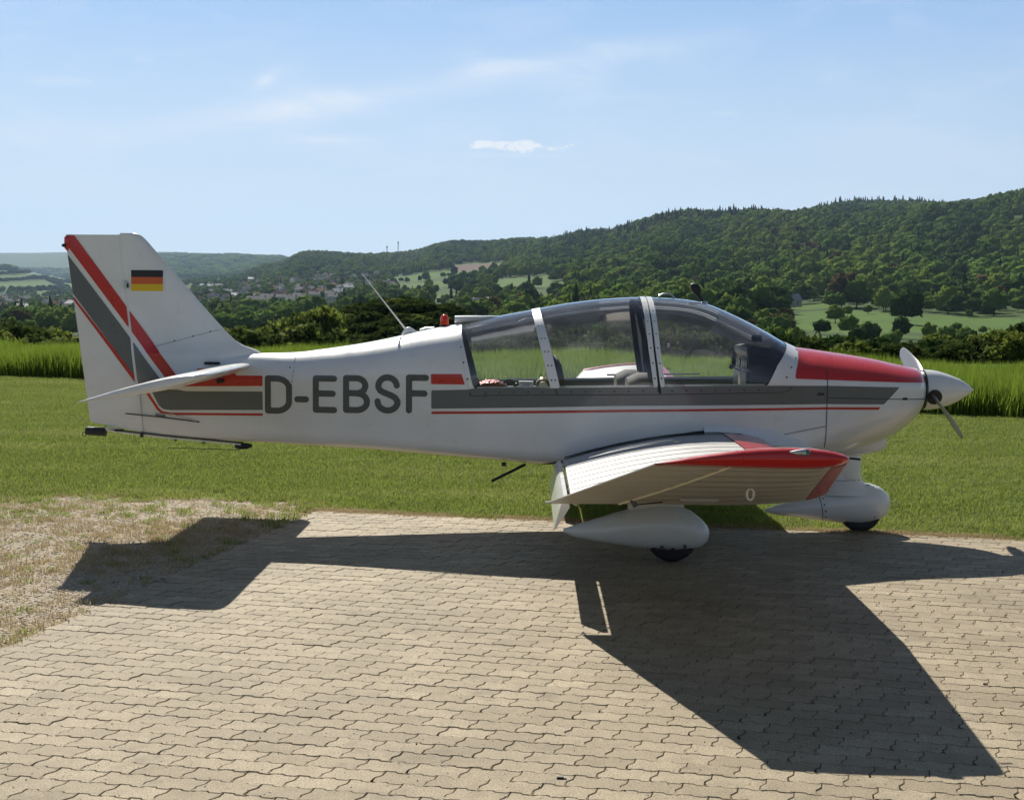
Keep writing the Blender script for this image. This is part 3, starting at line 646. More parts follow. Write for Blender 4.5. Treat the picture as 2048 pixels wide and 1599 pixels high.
nsp = loft('wheel_spat', [(-.746, 0, .145, .165, .012), (-.66, 0, .125, .195, .04), (-.5, 0, .105, .25, .075), (-.33, 0, .085, .305, .10), (-.18, 0, .068, .345, .118), (-.05, 0, .062, .375, .125), (.05, 0, .068, .375, .12), (.13, 0, .09, .35, .105), (.19, 0, .13, .30, .07), (.217, 0, .19, .255, .02)], WHITE, plane, 32)
loft('gear_leg_fairing', [(-.32, 0, .25, .66, .02), (-.24, 0, .27, .66, .06), (-.14, 0, .30, .66, .085), (-.06, 0, .30, .66, .08), (-.015, 0, .30, .66, .02)], WHITE, plane, 20, 2.6)
V = []
for z, fa, ra, w_ in ((.46, -.02, -.31, .075), (.40, -.005, -.30, .085), (.36, .03, -.31, .10), (.33, .08, -.33, .115), (.29, .14, -.36, .12)):
    c_, h_ = (fa+ra)/2, (fa-ra)/2
    V += [(c_+h_*math.cos(t), w_*math.sin(t), z) for t in np.linspace(0, 2*PI, 25)[:-1]]
mesh('leg_fillet', V, [(i*24+k, i*24+(k+1) % 24, (i+1)*24+(k+1) % 24, (i+1)*24+k) for i in range(4) for k in range(24)], WHITE, plane)
wheel('wheel', (-.015, 0, .165), .165, .12, plane)
def ysp(a, z):
    zc = np.interp(a, [-.5, -.18, .05, .19], [.18, .207, .222, .215]); hh = np.interp(a, [-.5, -.18, .05, .19], [.073, .139, .154, .085]); w_ = np.interp(a, [-.5, -.18, .05, .13, .19], [.075, .118, .12, .105, .07])
    return w_*np.sqrt(np.clip(1-((z-zc)/hh)**2, 0.0, 1))
dline('spat_seam', [(-.345, .285), (-.325, .19), (-.31, .095)], .0025, SEAM, nsp, res=.004, yfun=ysp, off=.004)
screws('spat_screws', [(-.315, .262), (-.307, .217), (-.297, .17), (-.29, .12), (.03, .362), (.075, .352), (.115, .338), (.08, .125)], .008, parent=nsp, yf=ysp, off=.002)
dline('spat_seam', [(-.30, .40), (-.2, .402), (-.02, .41)], .002, SEAM, nsp, res=.004, yfun=lambda a, z: .088*np.sqrt(np.clip(1-((a+.155)/.155)**2, .02, 1)), off=.004)
loft('cowl_chin', [(-.32, 0, .60, .66, .05), (-.20, 0, .60, .72, .12), (-.05, 0, .595, .74, .16), (.08, 0, .62, .78, .16), (.135, 0, .64, .80, .14), (.15, 0, .66, .79, .12)], WHITE, plane, 24, 3.)
# ---- propeller and spinner
loft('spinner', [(.445, 0, .945, 1.255, .155), (.50, 0, .947, 1.253, .153), (.56, 0, .957, 1.243, .143), (.64, 0, .982, 1.218, .118), (.72, 0, 1.018, 1.186, .084), (.79, 0, 1.064, 1.142, .039), (.822, 0, 1.092, 1.114, .011), (.832, 0, 1.100, 1.106, .003)], WHITE, plane, 36)
loft('spinner_backplate', [(.432, 0, .947, 1.253, .153), (.444, 0, .947, 1.253, .153)], STEEL, plane, 36)
for s in (-1, 1):
    d = Vector((0, .9505*s, .311*s)); tg = Vector((0, -d.z, d.y))
    V, F = [], []; st_ = [(.10, .075, .030, 50), (.2, .095, .024, 40), (.35, .125, .017, 31), (.5, .135, .013, 26), (.65, .125, .010, 21), (.78, .105, .008, 18), (.855, .075, .006, 17), (.885, .03, .004, 17)]
    for r, c, t, deg in st_:
        q = math.radians(deg); ch = (tg*math.cos(q)*(1)+Vector((1, 0, 0))*math.sin(q)*1.0); nn = d.cross(ch).normalized()
        for k in range(12):
            u = 2*PI*k/12; V.append(Vector((.492, 0, 1.10))+d*r+ch*(c/2*math.cos(u))+nn*(t/2*math.sin(u)*(1+.3*math.cos(u))))
    for i in range(len(st_)-1):
        for k in range(12): F.append((i*12+k, i*12+(k+1) % 12, (i+1)*12+(k+1) % 12, (i+1)*12+k))
    F += [tuple(range(12)), tuple(range(84, 96))[::-1]]
    autosmooth(mesh('propeller_blade', V, F, BLADE, plane), 50)
    tube('blade_root', [Vector((.492, 0, 1.10))+d*.10, Vector((.492, 0, 1.10))+d*.158], [.062, .058], DARK, plane, 14)
# ---- aerials and fittings on the spine
b0 = Vector((-3.516, 0, 1.495)); tube('whip_aerial', [b0+Vector((-.01, 0, .03)), Vector((-3.863, 0, 1.95))], [.008, .0035], CARD, plane, 6)
loft('aerial_foot', [(-3.56, 0, 1.478, 1.50, .006), (-3.53, 0, 1.48, 1.545, .016), (-3.50, 0, 1.485, 1.55, .018), (-3.44, 0, 1.50, 1.515, .008)], WHITE, plane, 12)
bm = bmesh.new(); V = []
for z, r in ((0, .032), (.02, .034), (.05, .032), (.07, .024), (.08, .008)): V += [(-3.232+r*math.cos(t), r*math.sin(t), 1.568+z) for t in np.linspace(0, 2*PI, 17)[:-1]]
mesh('beacon', V, [(i*16+k, i*16+(k+1) % 16, (i+1)*16+(k+1) % 16, (i+1)*16+k) for i in range(4) for k in range(16)]+[tuple(range(64, 80))], BEACON, plane); bm.free()
disc('beacon_base', (-3.232, 0, 1.560), .037, (0, 0, 1), BLACK, plane, .018)
loft('air_scoop', [(-3.150, 0, 1.585, 1.638, .075, 4), (-3.05, 0, 1.585, 1.640, .085, 4), (-2.93, 0, 1.60, 1.640, .08, 4), (-2.80, 0, 1.63, 1.641, .05, 4)], WHITE, plane, 24)
loft('spine_plate', [(-3.42, 0, 1.50, 1.535, .04), (-3.38, 0, 1.51, 1.55, .05), (-3.31, 0, 1.52, 1.553, .04)], WHITE, plane, 16)
hd = [(-1.60+.012, -.04, 1.785), (-1.592, -.04, 1.805), (-1.56, -.04, 1.818), (-1.52, -.04, 1.818), (-1.49, -.04, 1.805), (-1.475, -.04, 1.785)]
tube('grab_handle', hd, .007, ALU, plane, 8)
loft('camera_pod', [(-1.352, -.02, 1.868, 1.892, .012), (-1.335, -.02, 1.835, 1.902, .024), (-1.30, -.02, 1.80, 1.898, .026), (-1.285, -.02, 1.80, 1.885, .022), (-1.272, -.02, 1.82, 1.86, .01)], DARK, plane, 16, 2.6)
tube('pod_arm', [(-1.305, -.02, 1.835), (-1.275, -.02, 1.79), (-1.235, -.02, 1.748)], [.016, .012, .009], DARK, plane, 8)
tube('pod_suction_foot', [(-1.245, -.02, 1.742), (-1.235, -.02, 1.765)], [.03, .02], ALU, plane, 12)
# step, drains, tow gear at the tail
tube('boarding_step', [(-2.60, -.42, .545), (-2.837, -.46, .428), (-2.85, -.46, .424)], .011, BLACK, plane, 8)
box('belly_drain', (-2.76, -.42, .545), (.035, .012, .03), DARK, plane)
tube('tail_rod', [(-5.86, -.03, .745), (-5.4, -.06, .700), (-4.76, -.13, .655)], .008, STEEL, plane, 6)
tube('tail_rod', [(-5.83, -.03, .730), (-5.4, -.06, .684), (-4.78, -.13, .643)], .006, CARD, plane, 6)
tube('tow_release_handle', [(-6.005, -.02, .728), (-5.99, -.02, .727), (-5.85, -.02, .718)], [.026, .034, .034], BLACK, plane, 14)
ring = [(-6.02+.014*math.cos(t), -.02, .70+.014*math.sin(t)) for t in np.linspace(0, 2*PI, 13)]; tube('tow_ring', ring, .004, STEEL, plane, 6)
box('tow_mirror_bracket', (-5.80, -.03, .742), (.10, .02, .028), ALU, plane, Euler((0, .08, 0)), .004); box('tow_bracket', (-5.74, -.035, .735), (.07, .025, .018), DARK, plane, bev=.003)
for a in (-5.56, -5.30, -5.08): box('rod_clip', (a, -.06, .678+(a+5.3)*-.09), (.02, .02, .035), DARK, plane)
loft('tow_hook', [(-4.83, -.10, .612, .640, .012), (-4.80, -.10, .602, .652, .022), (-4.74, -.10, .604, .652, .022), (-4.70, -.10, .62, .642, .01)], DARK, plane, 12)
tube('trailing_aerial', [(-5.36, -.04, .602), (-4.80, -.10, .598)], .003, STEEL, plane, 5)
tube('elevator_rod', [(-5.68, -.075, .868), (-5.42, -.08, .845), (-5.10, -.12, .812)], .0055, STEEL, plane, 6)
tube('elevator_rod', [(-5.42, -.09, .872), (-5.30, -.10, .865), (-5.12, -.12, .815)], .003, ALU, plane, 5)
dpoly('tail_placard', [(-5.45, .842), (-5.37, .840), (-5.37, .872), (-5.45, .874)], PRINT, fus, res=.008, off=.004)
# ---- interior: seats, panel, controls
def seat(y, a, ztop, mat, w=.23, lean=.12, name='seat'):
    s_ = empty(name, (0, 0, 0), 0, plane)
    loft('backrest', [(a-.10, y, .72, ztop-.05, w*.9, 3.5), (a-.02, y, .72, ztop-.01, w, 3.5), (a+.06, y, .72, ztop-.01, w, 3.5), (a+.11, y, .72, ztop-.05, w*.9, 3.5)], mat, s_, 28)
    box('cushion', (a+.30, y, .78), (.48, 2*w, .12), mat, s_, bev=.03)
    return s_
for y in (-.24, .24):
    seat(y, -1.745 if y < 0 else -1.80, 1.235, SEATM)
rs_ = empty('rear_bench', (0, 0, 0), 0, plane)
for y in (-.22, .22):
    loft('backrest', [(-2.46, y, .70, 1.10, .16, 3), (-2.42, y, .72, 1.33, .19, 3), (-2.37, y, .72, 1.335, .19, 3), (-2.335, y, .72, 1.28, .18, 3), (-2.30, y, .72, 1.12, .16, 3)], SEATD, rs_, 24)
V = []
prof = [(-.95, .90), (-.95, 1.22), (-.935, 1.34), (-.962, 1.395), (-.955, 1.43), (-.90, 1.44), (-.80, 1.425), (-.70, 1.405), (-.64, 1.37)]
for y in (-.43, -.38, -.30, 0, .30, .38, .43):
    k = 1-.42*(max(0, abs(y)-.26)/.17)**2
    for a, z in prof: V.append((a, y, 1.1+(z-1.1)*k if z > 1.1 else z))
n_ = len(prof); F = [(i*n_+k, i*n_+k+1, (i+1)*n_+k+1, (i+1)*n_+k) for i in range(6) for k in range(n_-1)]
F += [tuple(range(n_)), tuple(range(6*n_, 7*n_))[::-1]]
mesh('instrument_panel', V, F, DARK, plane, smooth=False)
for y, z, r in ((-.30, 1.30, .04), (-.20, 1.30, .04), (-.10, 1.30, .04), (.05, 1.30, .04), (.15, 1.30, .04), (-.30, 1.20, .04), (-.20, 1.20, .04), (-.10, 1.20, .04)):
    disc('instrument_dial', (-.957, y, z), r, (1, 0, 0), STEEL, plane, .01, 18)
box('compass', (-.835, 0, 1.482), (.075, .08, .05), BLACK, plane, bev=.012)
box('map_pocket', (-.985, -.30, 1.17), (.05, .10, .15), CREAM, plane, bev=.012); box('map_pocket', (-.90, -.36, 1.17), (.04, .06, .15), CREAM, plane, bev=.01)
tube('throttle', [(-.96, -.05, 1.235), (-1.02, -.05, 1.262)], .005, STEEL, plane, 6); disc('throttle_knob', (-1.035, -.05, 1.268), .018, (1, 0, -.3), BLACK, plane, .03)
tube('canopy_catch', [(-2.66, -.28, 1.60), (-2.60, -.26, 1.625), (-2.54, -.27, 1.628), (-2.50, -.30, 1.60)], .006, CARD, plane, 6)
box('canopy_lock', (-1.56, -.50, 1.44), (.02, .02, .035), ALU, plane, bev=.004)
tube('canopy_rail_far', [(-1.95, .53, 1.165), (-1.2, .53, 1.18)], .008, CARD, plane, 6).name = 'canopy_rail'
# ---- things lying on the parcel shelf
th = loft('sleeping_bag', [(-.13, 0, .0, .02, .03), (-.11, 0, 0, .06, .07), (-.05, 0, 0, .085, .09), (.03, 0, 0, .085, .09), (.09, 0, 0, .06, .08), (.12, 0, .01, .03, .04)], FOIL, None, 20)
th.location = l2w((-2.85, -.27, 1.082)); tag(th, 'shiny maroon padded pouch lying on the rear shelf inside the cabin', 'pouch')
hs = empty('headset', l2w((-2.68, -.24, 1.082)), -PSI); tag(hs, 'black headset with coiled cable on the rear shelf', 'headset')
tube('headband', [(-.05+.05*math.cos(t), 0, .03+.05*math.sin(t)) for t in np.linspace(0, PI, 10)], .008, BLACK, hs, 6)
for x in (-.1, 0): disc('ear_cup', (x, 0, .03), .028, (1, 0, .2), BLACK, hs, .03)
tube('cable', [(.0, -.02, .02), (.03, -.03, .05), (.05, -.02, .03), (.08, -.01, .045), (.10, -.02, .012)], .004, BLACK, hs, 5)
bx = box('small_box', (0, 0, .05), (.11, .05, .055), CARD, None, bev=.003); bx.location = l2w((-2.60, -.34, 1.082)); bx.rotation_euler = (0, 0, -PSI)
tag(bx, 'small white labelled box between the headset and gold case', 'box')
dl = bmesh.new()
for z, w_ in ((.064, .08), (.052, .06)): box_bm(dl, (0, -.0265, z), (w_, .001, .006))
o = from_bm('label_print', dl, PRINT, bx); o['kind'] = 'stuff'
cs = loft('round_case', [(-.055, 0, .02, .06, .03), (-.045, 0, .005, .085, .055), (-.015, 0, 0, .11, .07), (.02, 0, 0, .11, .07), (.045, 0, .01, .09, .055), (.055, 0, .03, .06, .02)], GOLD, None, 20)
cs.location = l2w((-2.475, -.34, 1.082)); tag(cs, 'round gold foil case on the rear shelf by the frame', 'case')
disc('case_front', (0, -.066, .05), .03, (0, 1, .2), CREAM, cs, .01)
# ------------------------------------------------------------------ terrain
def YH(px): return 602.9+(px-1024)*.008
DS = np.array([300., 500, 700, 1000, 1400, 1800, 2400, 3000, 3800, 5000, 8000, 14000, 18000])
COLS = [(-1000, (700,670,655,640,622,610,598,585,572,560,550,512,530)), (0, (700,672,658,643,628,616,604,590,566,541,548,507,530)),
 (145, (700,672,658,643,628,614,603,592,580,566,556,506,530)), (330, (700,672,658,640,622,606,592,580,570,562,519,505,530)),
 (450, (700,672,655,635,615,598,580,568,560,558,517,512,530)), (550, (700,670,650,628,606,590,572,552,538,542,519,520,530)),
 (610, (698,668,648,622,600,585,564,532,514,534,530,528,532)), (800, (696,664,642,615,592,578,556,530,517,528,530,528,532)),
 (900, (694,660,636,606,580,562,538,508,495,505,500,520,530)), (1060, (692,655,628,596,566,545,514,494,488,486,500,525,530)),
 (1200, (690,650,620,586,550,522,484,471,485,500,520,525,530)), (1365, (690,646,614,576,526,486,444,438,470,490,520,525,530)),
 (1560, (688,642,612,568,512,466,436,442,470,490,520,525,530)), (1740, (688,642,610,560,498,456,428,414,460,490,520,525,530)),
 (1870, (688,644,610,552,484,434,424,420,460,490,520,525,530)), (2048, (688,645,606,545,468,405,410,424,460,490,520,525,530)),
 (2300, (688,648,600,530,438,388,392,400,440,490,520,525,530)), (3200, (690,650,600,530,440,400,390,400,440,490,520,525,530))]
CX = np.array([c[0] for c in COLS], float); CY = np.array([c[1] for c in COLS], float)
PC = [pchip(np.log(DS), CY[i]) for i in range(len(COLS))]
NEARZ = pchip([38, 46, 60, 80, 120, 200], [0, -.30, -1.1, -2.4, -4.6, -7.2])
def terr(px, D):
    """ground height at forward distance D, direction px"""
    px = np.asarray(px, float); D = np.asarray(D, float); px, D = np.broadcast_arrays(px, D)
    pc = np.clip(px, CX[0], CX[-1]); L = np.log(np.clip(D, 300, 18000)); ys_ = np.stack([f(L) for f in PC])
    i = np.clip(np.searchsorted(CX, pc)-1, 0, len(CX)-2); t = (pc-CX[i])/(CX[i+1]-CX[i]); t = t*t*(3-2*t)
    ii = np.indices(px.shape); y = np.take_along_axis(ys_, i[None], 0)[0]*(1-t)+np.take_along_axis(ys_, (i+1)[None], 0)[0]*t
    far = HC-np.clip(D, 300, None)*(y-YH(pc))/FPX; near = NEARZ(D)
    k = np.clip((D-160)/(300-160), 0, 1); k = k*k*(3-2*k)
    bump = (np.sin(px*.021+D*.004)+np.sin(px*.047-D*.0031+1))*np.clip((D-300)/3000, 0, 1)*2.2
    return near*(1-k)+far*k+bump*(D > 250)
def pos(px, D): return np.stack([(px-1024)/FPX*D, D, terr(px, D)], -1)
FIELDS = [([(-60, 548), (60, 543), (150, 560), (150, 584), (80, 588), (20, 586), (-60, 566)], 1), ([(20, 570), (85, 562), (128, 576), (110, 583), (32, 583)], 2),
 ([(780, 556), (880, 543), (1000, 528), (1010, 534), (930, 547), (850, 560), (795, 564)], 2), ([(795, 569), (900, 562), (905, 570), (840, 579), (790, 578)], 2), ([(900, 530), (985, 526), (1012, 530), (995, 538), (905, 545)], 3),
 ([(985, 560), (1095, 551), (1108, 572), (1000, 580)], 4), ([(1108, 566), (1140, 564), (1130, 580), (1100, 582)], 2), ([(860, 590), (905, 586), (910, 597), (870, 600)], 2),
 ([(1570, 650), (1600, 624), (1700, 620), (1800, 627), (2070, 640), (2070, 668), (1850, 664), (1640, 664)], 2), ([(1550, 612), (1650, 606), (1660, 616), (1560, 622)], 2), ([(1600, 672), (1760, 670), (1900, 676), (1890, 684), (1600, 684)], 2), ([(1680, 664), (1740, 662), (1745, 669), (1690, 670)], 1)]
def pip(P, x, y):
    ins = np.zeros(np.shape(x), bool)
    for i in range(len(P)):
        (x1, y1), (x2, y2) = P[i], P[(i+1) % len(P)]; c = (y1 > y) != (y2 > y); ins ^= c & (x < x1+(x2-x1)*(y-y1)/((y2-y1) or 1e-9))
    return ins
def field_at(px, D):
    z = terr(px, D); y = YH(px)+(HC-z)*FPX/D; out = np.zeros(np.shape(px), int)
    for P, k in FIELDS: out = np.where(pip(P, px, y) & (D > 350), k, out)
    return out
def hides_field(px, D, s):
    y = ground_y(px, D); f_ = s*11*FPX/D; return any(pip(P, np.array(px), np.array(y-f_*q)) for P, k in FIELDS for q in (.35, .75, 1.))
def build_terrain():
    th = np.concatenate([np.radians(np.linspace(-180, -46, 40)), np.arctan((np.concatenate([np.linspace(-1780, -300, 40), np.linspace(-290, 2340, 560), np.linspace(2350, 3820, 40)])-1024)/FPX), np.radians(np.linspace(46, 180, 40))])
    D = np.concatenate([[40, 44, 50, 58, 68, 80, 100, 130, 170, 220], np.geomspace(270, 17500, 300)])
    T, DD = np.meshgrid(th, D, indexing='ij'); fr = np.abs(T) < math.radians(45.5)
    w = np.clip((np.abs(T)-math.radians(45.5))/(math.radians(134.5)), 0, 1)*.5
    pxr = np.where(fr, 1024+FPX*np.tan(np.where(fr, T, 0)), 0)
    Zf = terr(np.where(fr, pxr, 1024), DD); ZR = terr(np.full(T.shape, 3200.), DD); ZL_ = terr(np.full(T.shape, -1000.), DD)
    Zs = np.where(T > 0, ZR*(1-w)+ZL_*w, ZL_*(1-w)+ZR*w); Z = np.where(fr, Zf, Zs)
    R = np.where(fr, DD/np.cos(np.where(fr, T, 0)), DD*1.42); X, Y = R*np.sin(T), R*np.cos(T)
    fld = np.where(fr, field_at(np.where(fr, pxr, 1024), DD), 0)
    n, m = T.shape; V = np.stack([X, Y, Z], -1).reshape(-1, 3)
    i, j = np.meshgrid(np.arange(n-1), np.arange(m-1), indexing='ij'); a = (i*m+j).ravel()
    F = np.stack([a, a+m, a+m+1, a+1], -1)
    me = bpy.data.meshes.new('terrain'); me.vertices.add(len(V)); me.vertices.foreach_set('co', V.ravel()); me.loops.add(F.size); me.loops.foreach_set('vertex_index', F.ravel())
    me.polygons.add(len(F)); me.polygons.foreach_set('loop_start', np.arange(0, F.size, 4)); me.polygons.foreach_set('use_smooth', np.ones(len(F), bool)); me.update(); me.validate()
    at = me.attributes.new('field', 'FLOAT', 'POINT'); at.data.foreach_set('value', fld.reshape(-1).astype(np.float32))
    m_, t, out = newmat('far_ground'); b = t.node('ShaderNodeBsdfPrincipled'); b.inputs['Roughness'].default_value = .95; b.inputs['Specular IOR Level'].default_value = .1
    c = t.coord(); A = t.node('ShaderNodeAttribute', attribute_name='field').outputs['Fac']
    base = t.mix(t.ramp(t.noise(c, .012, 5, .6), .35, .7), (.035, .065, .016), (.065, .10, .026))
    f1 = t.mix(t.ramp(t.noise(c, .03, 5, .6), .3, .7), (.06, .11, .022), (.09, .14, .032)); f2 = t.mix(t.ramp(t.noise(c, .05, 5, .65), .3, .7), (.05, .10, .013), (.082, .14, .022))
    f3 = t.mix(t.noise(c, .05, 4), (.10, .065, .05), (.14, .10, .075)); wv = t.node('ShaderNodeTexWave'); t.l.new(t.mapping(c, (1, 1, 1), (0, 0, .5)), wv.inputs[0]); wv.inputs['Scale'].default_value = .045
    f4 = t.mix(wv.outputs['Fac'], (.03, .06, .015), (.12, .2, .05))
    col = base
    for k, f in ((1, f1), (2, f2), (3, f3), (4, f4)): col = t.mix(t.math('GREATER_THAN', A, k-.5), col, f)
    t.l.new(col, b.inputs['Base Color']); t.l.new(b.outputs[0], out.inputs[0]); me.materials.append(m_)
    o = link(bpy.data.objects.new('terrain', me)); o['kind'] = 'structure'; return o
build_terrain()

# ------------------------------------------------------------------ near ground sheets
def sheet(name, pts, z, mat, res=None):
    bm = bmesh.new(); bm.faces.new([bm.verts.new((x, y, z)) for x, y in pts]); bmesh.ops.triangulate(bm, faces=bm.faces[:])
    o = from_bm(name, bm, mat); o['kind'] = 'structure'
    if sum(p.normal.z for p in o.data.polygons) < 0: o.data.flip_normals()
    return o
def lawnmat():
    m, t, out = newmat('mown_turf'); b = t.node('ShaderNodeBsdfPrincipled'); c = t.coord(); b.inputs['Roughness'].default_value = .9; b.inputs['Specular IOR Level'].default_value = .15
    n1 = t.ramp(t.noise(c, 34, 4, .65), .3, .7); n2 = t.ramp(t.noise(t.mapping(c, (.35, 1.1, 1)), 1.3, 4, .6), .35, .7)
    col = t.mix(n1, (.045, .075, .012), (.13, .17, .035)); col = t.mix(t.math('MULTIPLY', n2, .5), col, (.18, .19, .07))
    t.l.new(col, b.inputs['Base Color']); t.put(b.inputs['Normal'], t.bump(t.noise(c, 60, 3, .7), .9, .04)); t.l.new(b.outputs[0], out.inputs[0]); return m
ring = [(41*1.42*math.sin(t), 41*1.42*math.cos(t)) for t in np.linspace(-PI, PI, 49)[:-1]]
ring = [(x, min(y, 41)) for x, y in ring]
sheet('lawn', ring, -.016, lawnmat())
# low relief of tufts so that the turf is not a flat sheet
E1 = Vector((.980, -.199, 0)); E2 = Vector((.199, .980, 0)); PO = Vector((-1.615, 11.30, 0))
def uv(x, y): d = Vector((x, y, 0))-PO; return d.dot(E1), d.dot(E2)
def gravelmat():
    m, t, out = newmat('gravel_and_dry_turf'); b = t.node('ShaderNodeBsdfPrincipled'); c = t.coord(); b.inputs['Roughness'].default_value = .92; b.inputs['Specular IOR Level'].default_value = .2
    vo = t.node('ShaderNodeTexVoronoi'); t.l.new(c, vo.inputs['Vector']); vo.inputs['Scale'].default_value = 42
    st_ = t.mix(vo.outputs['Color'], (.30, .25, .18), (.52, .44, .33)); big = t.ramp(t.noise(c, 1.7, 5, .65), .50, .68)
    dry = t.mix(t.noise(c, 50, 3, .7), (.28, .21, .11), (.44, .34, .19)); col = t.mix(big, st_, dry)
    gr = t.math('MULTIPLY', t.ramp(t.noise(c, 3.1, 4, .7), .58, .68), t.ramp(t.noise(c, 40, 3, .6), .4, .6)); col = t.mix(gr, col, (.09, .11, .025))
    t.l.new(col, b.inputs['Base Color']); h = t.math('ADD', t.math('MULTIPLY', vo.outputs['Distance'], -1.), t.noise(c, 25, 4, .7))
    t.put(b.inputs['Normal'], t.bump(h, .8, .03)); t.l.new(b.outputs[0], out.inputs[0]); return m
# wavy outline of the worn gravel patch
gp = [(-14, 3.2), (-2.9, 3.2), (-2.1, 8.2), (-1.40, 11.30), (-1.50, 11.62)]
edge = []
for i in range(60):
    x = -1.55-i*.21; y = 11.62+.55*min(1, i/5)+.10*math.sin(i*1.3)+.12*math.sin(i*.53+1)-.055*max(0, i-8)*.5+rng.normal()*.05; edge.append((x, y))
GP = gp+edge; sheet('gravel_patch', GP, -.012, gravelmat())
sand = pbr('joint_sand', (.155, .11, .06), .95, var=.5, vscale=20, bumps=(80, .6, .01))
cs_ = [PO+E1*u+E2*v for u, v in ((0, 0), (9.5, 0), (9.5, -13), (0, -13))]
sheet('joint_sand', [(p.x, p.y) for p in cs_], -.0045, sand)
strawm = gravelmat(); st2 = [PO+E1*u+E2*(v+(.05*math.sin(u*3.1)+.04*math.sin(u*7.7+1) if v > 0 else 0)) for u, v in [(-.15, -.02)]+[(9.5, -.02)]+[(u, .13) for u in np.linspace(9.5, -.15, 70)]]
sheet('straw_verge', [(p.x, p.y) for p in st2], -.010, pbr('dry_verge', (.34, .26, .15), .95, var=.7, vscale=14, bumps=(60, 1., .03)))

# ------------------------------------------------------------------ pavers
def pavermat(name, useattr):
    m, t, out = newmat(name); b = t.node('ShaderNodeBsdfPrincipled'); g = t.node('ShaderNodeNewGeometry').outputs['Position']
    rnd = t.node('ShaderNodeAttribute', attribute_name='tint').outputs['Fac'] if useattr else t.node('ShaderNodeObjectInfo').outputs['Random']
    fine = t.noise(g, 150, 4, .75); mid = t.noise(g, 11, 4, .6); lo = t.noise(g, .9, 4, .6)
    col = t.mix(rnd, PAV_A, PAV_B); col = t.mix(t.ramp(mid, .35, .75, 0, .45), col, (.22, .18, .115)); col = t.mix(t.ramp(lo, .42, .70, 0, .5), col, (.235, .19, .12)); col = t.mix(t.ramp(t.noise(g, 2.6, 5, .7), .58, .72, 0, .55), col, (.15, .12, .075))
    col = t.mix(t.ramp(fine, .38, .60, .75, 0.), col, (.12, .095, .062)); col = t.mix(t.ramp(t.noise(g, 48, 3, .5), .66, .72, 0, .55), col, (.04, .033, .025))
    v2 = t.node('ShaderNodeTexVoronoi'); t.l.new(g, v2.inputs['Vector']); v2.inputs['Scale'].default_value = 22; v2.inputs['Randomness'].default_value = 1.
    pit = t.math('MULTIPLY', t.math('LESS_THAN', v2.outputs['Distance'], .11), t.math('GREATER_THAN', t.noise(g, 6, 2), .52)); col = t.mix(pit, col, (.03, .025, .02))
    t.l.new(col, b.inputs['Base Color']); b.inputs['Roughness'].default_value = .7; b.inputs['Specular IOR Level'].default_value = .25
    t.put(b.inputs['Normal'], t.bump(t.math('ADD', t.math('MULTIPLY', fine, .8), t.math('MULTIPLY', pit, -1.)), .75, .006)); t.l.new(b.outputs[0], out.inputs[0]); return m
PAV_A, PAV_B = (.41, .333, .212), (.575, .475, .315)
PM1, PM2 = pavermat('paver_concrete', False), pavermat('paver_concrete_far', True)
PLn, PWd = .199, .1145
def wave(x):                                         # stepped wave of the long joints, period = half a stone
    p = (x/(PLn/2)) % 1.; return .0058*(1 if p < .38 else 1-2*(p-.38)/.12 if p < .5 else -1 if p < .88 else -1+2*(p-.88)/.12)
def outline(u0, row):
    """plan outline of one interlocking stone; ends are stepped"""
    v0 = -row*PWd; zz = [(0., 0.), (.24, -.001), (.36, -.001), (.62, -.021), (.76, -.021), (1., -.022)]
    P = []
    xs = [PLn*k for k in (0, .19, .25, .44, .5, .69, .75, .94, 1.)]
    top = [(u0+x, v0+wave(u0+x)) for x in xs]; bot = [(u0+x-.022*(x in (0, 1.) or 0), v0-PWd+wave(u0+x)) for x in xs]; bot = [(u0-.022, v0-PWd+wave(u0-.022))]+bot[1:-1]+[(u0+PLn-.022, v0-PWd+wave(u0+PLn-.022))]
    def end(u, ): return [(u+du, v0-PWd*f+wave(u)*(1-f)+wave(u-.022)*f) for f, du in zz[1:-1]]
    return top+end(u0+PLn)+bot[::-1]+end(u0)[::-1]
def inset(P, d):
    c = np.array(P); n = len(c); out = []
    for i in range(n):
        a, b, q = c[i-1], c[i], c[(i+1) % n]; e1 = (b-a)/max(np.linalg.norm(b-a), 1e-9); e2 = (q-b)/max(np.linalg.norm(q-b), 1e-9)
        nn = np.array([e1[1]+e2[1], -e1[0]-e2[0]]); L = np.linalg.norm(nn); nn = nn/max(L, 1e-6); k = min(1.6, 1/max(.5, nn@np.array([e1[1], -e1[0]]))); out.append(b+nn*d*k)
    return out
def paver_geo(P, ox, oy, tilt=(0, 0), dz=0.):
    A, B = inset(P, .0021), inset(P, .0044); V = []
    for ring_, z in ((B, 0.), (A, -.0022), (A, -.012)):
        for x, y in ring_: V.append((x-ox, y-oy, z+dz+(x-ox)*tilt[0]+(y-oy)*tilt[1]))
    n = len(P); F = [tuple(range(n))[::-1]]
    for r in (0, 1):
        for k in range(n): F.append((r*n+k, (r+1)*n+k, (r+1)*n+(k+1) % n, r*n+(k+1) % n)[::-1])
    return V, F
def to_px(p):
    d = p.y*math.cos(PITCH)-(p.z-HC)*math.sin(PITCH); v = (p.z-HC)*math.cos(PITCH)+p.y*math.sin(PITCH); return 1024+FPX*p.x/d, 799.5-FPX*v/d, d
pav = empty('paved_apron', (0, 0, 0)); pav['kind'] = 'structure'
stones = []
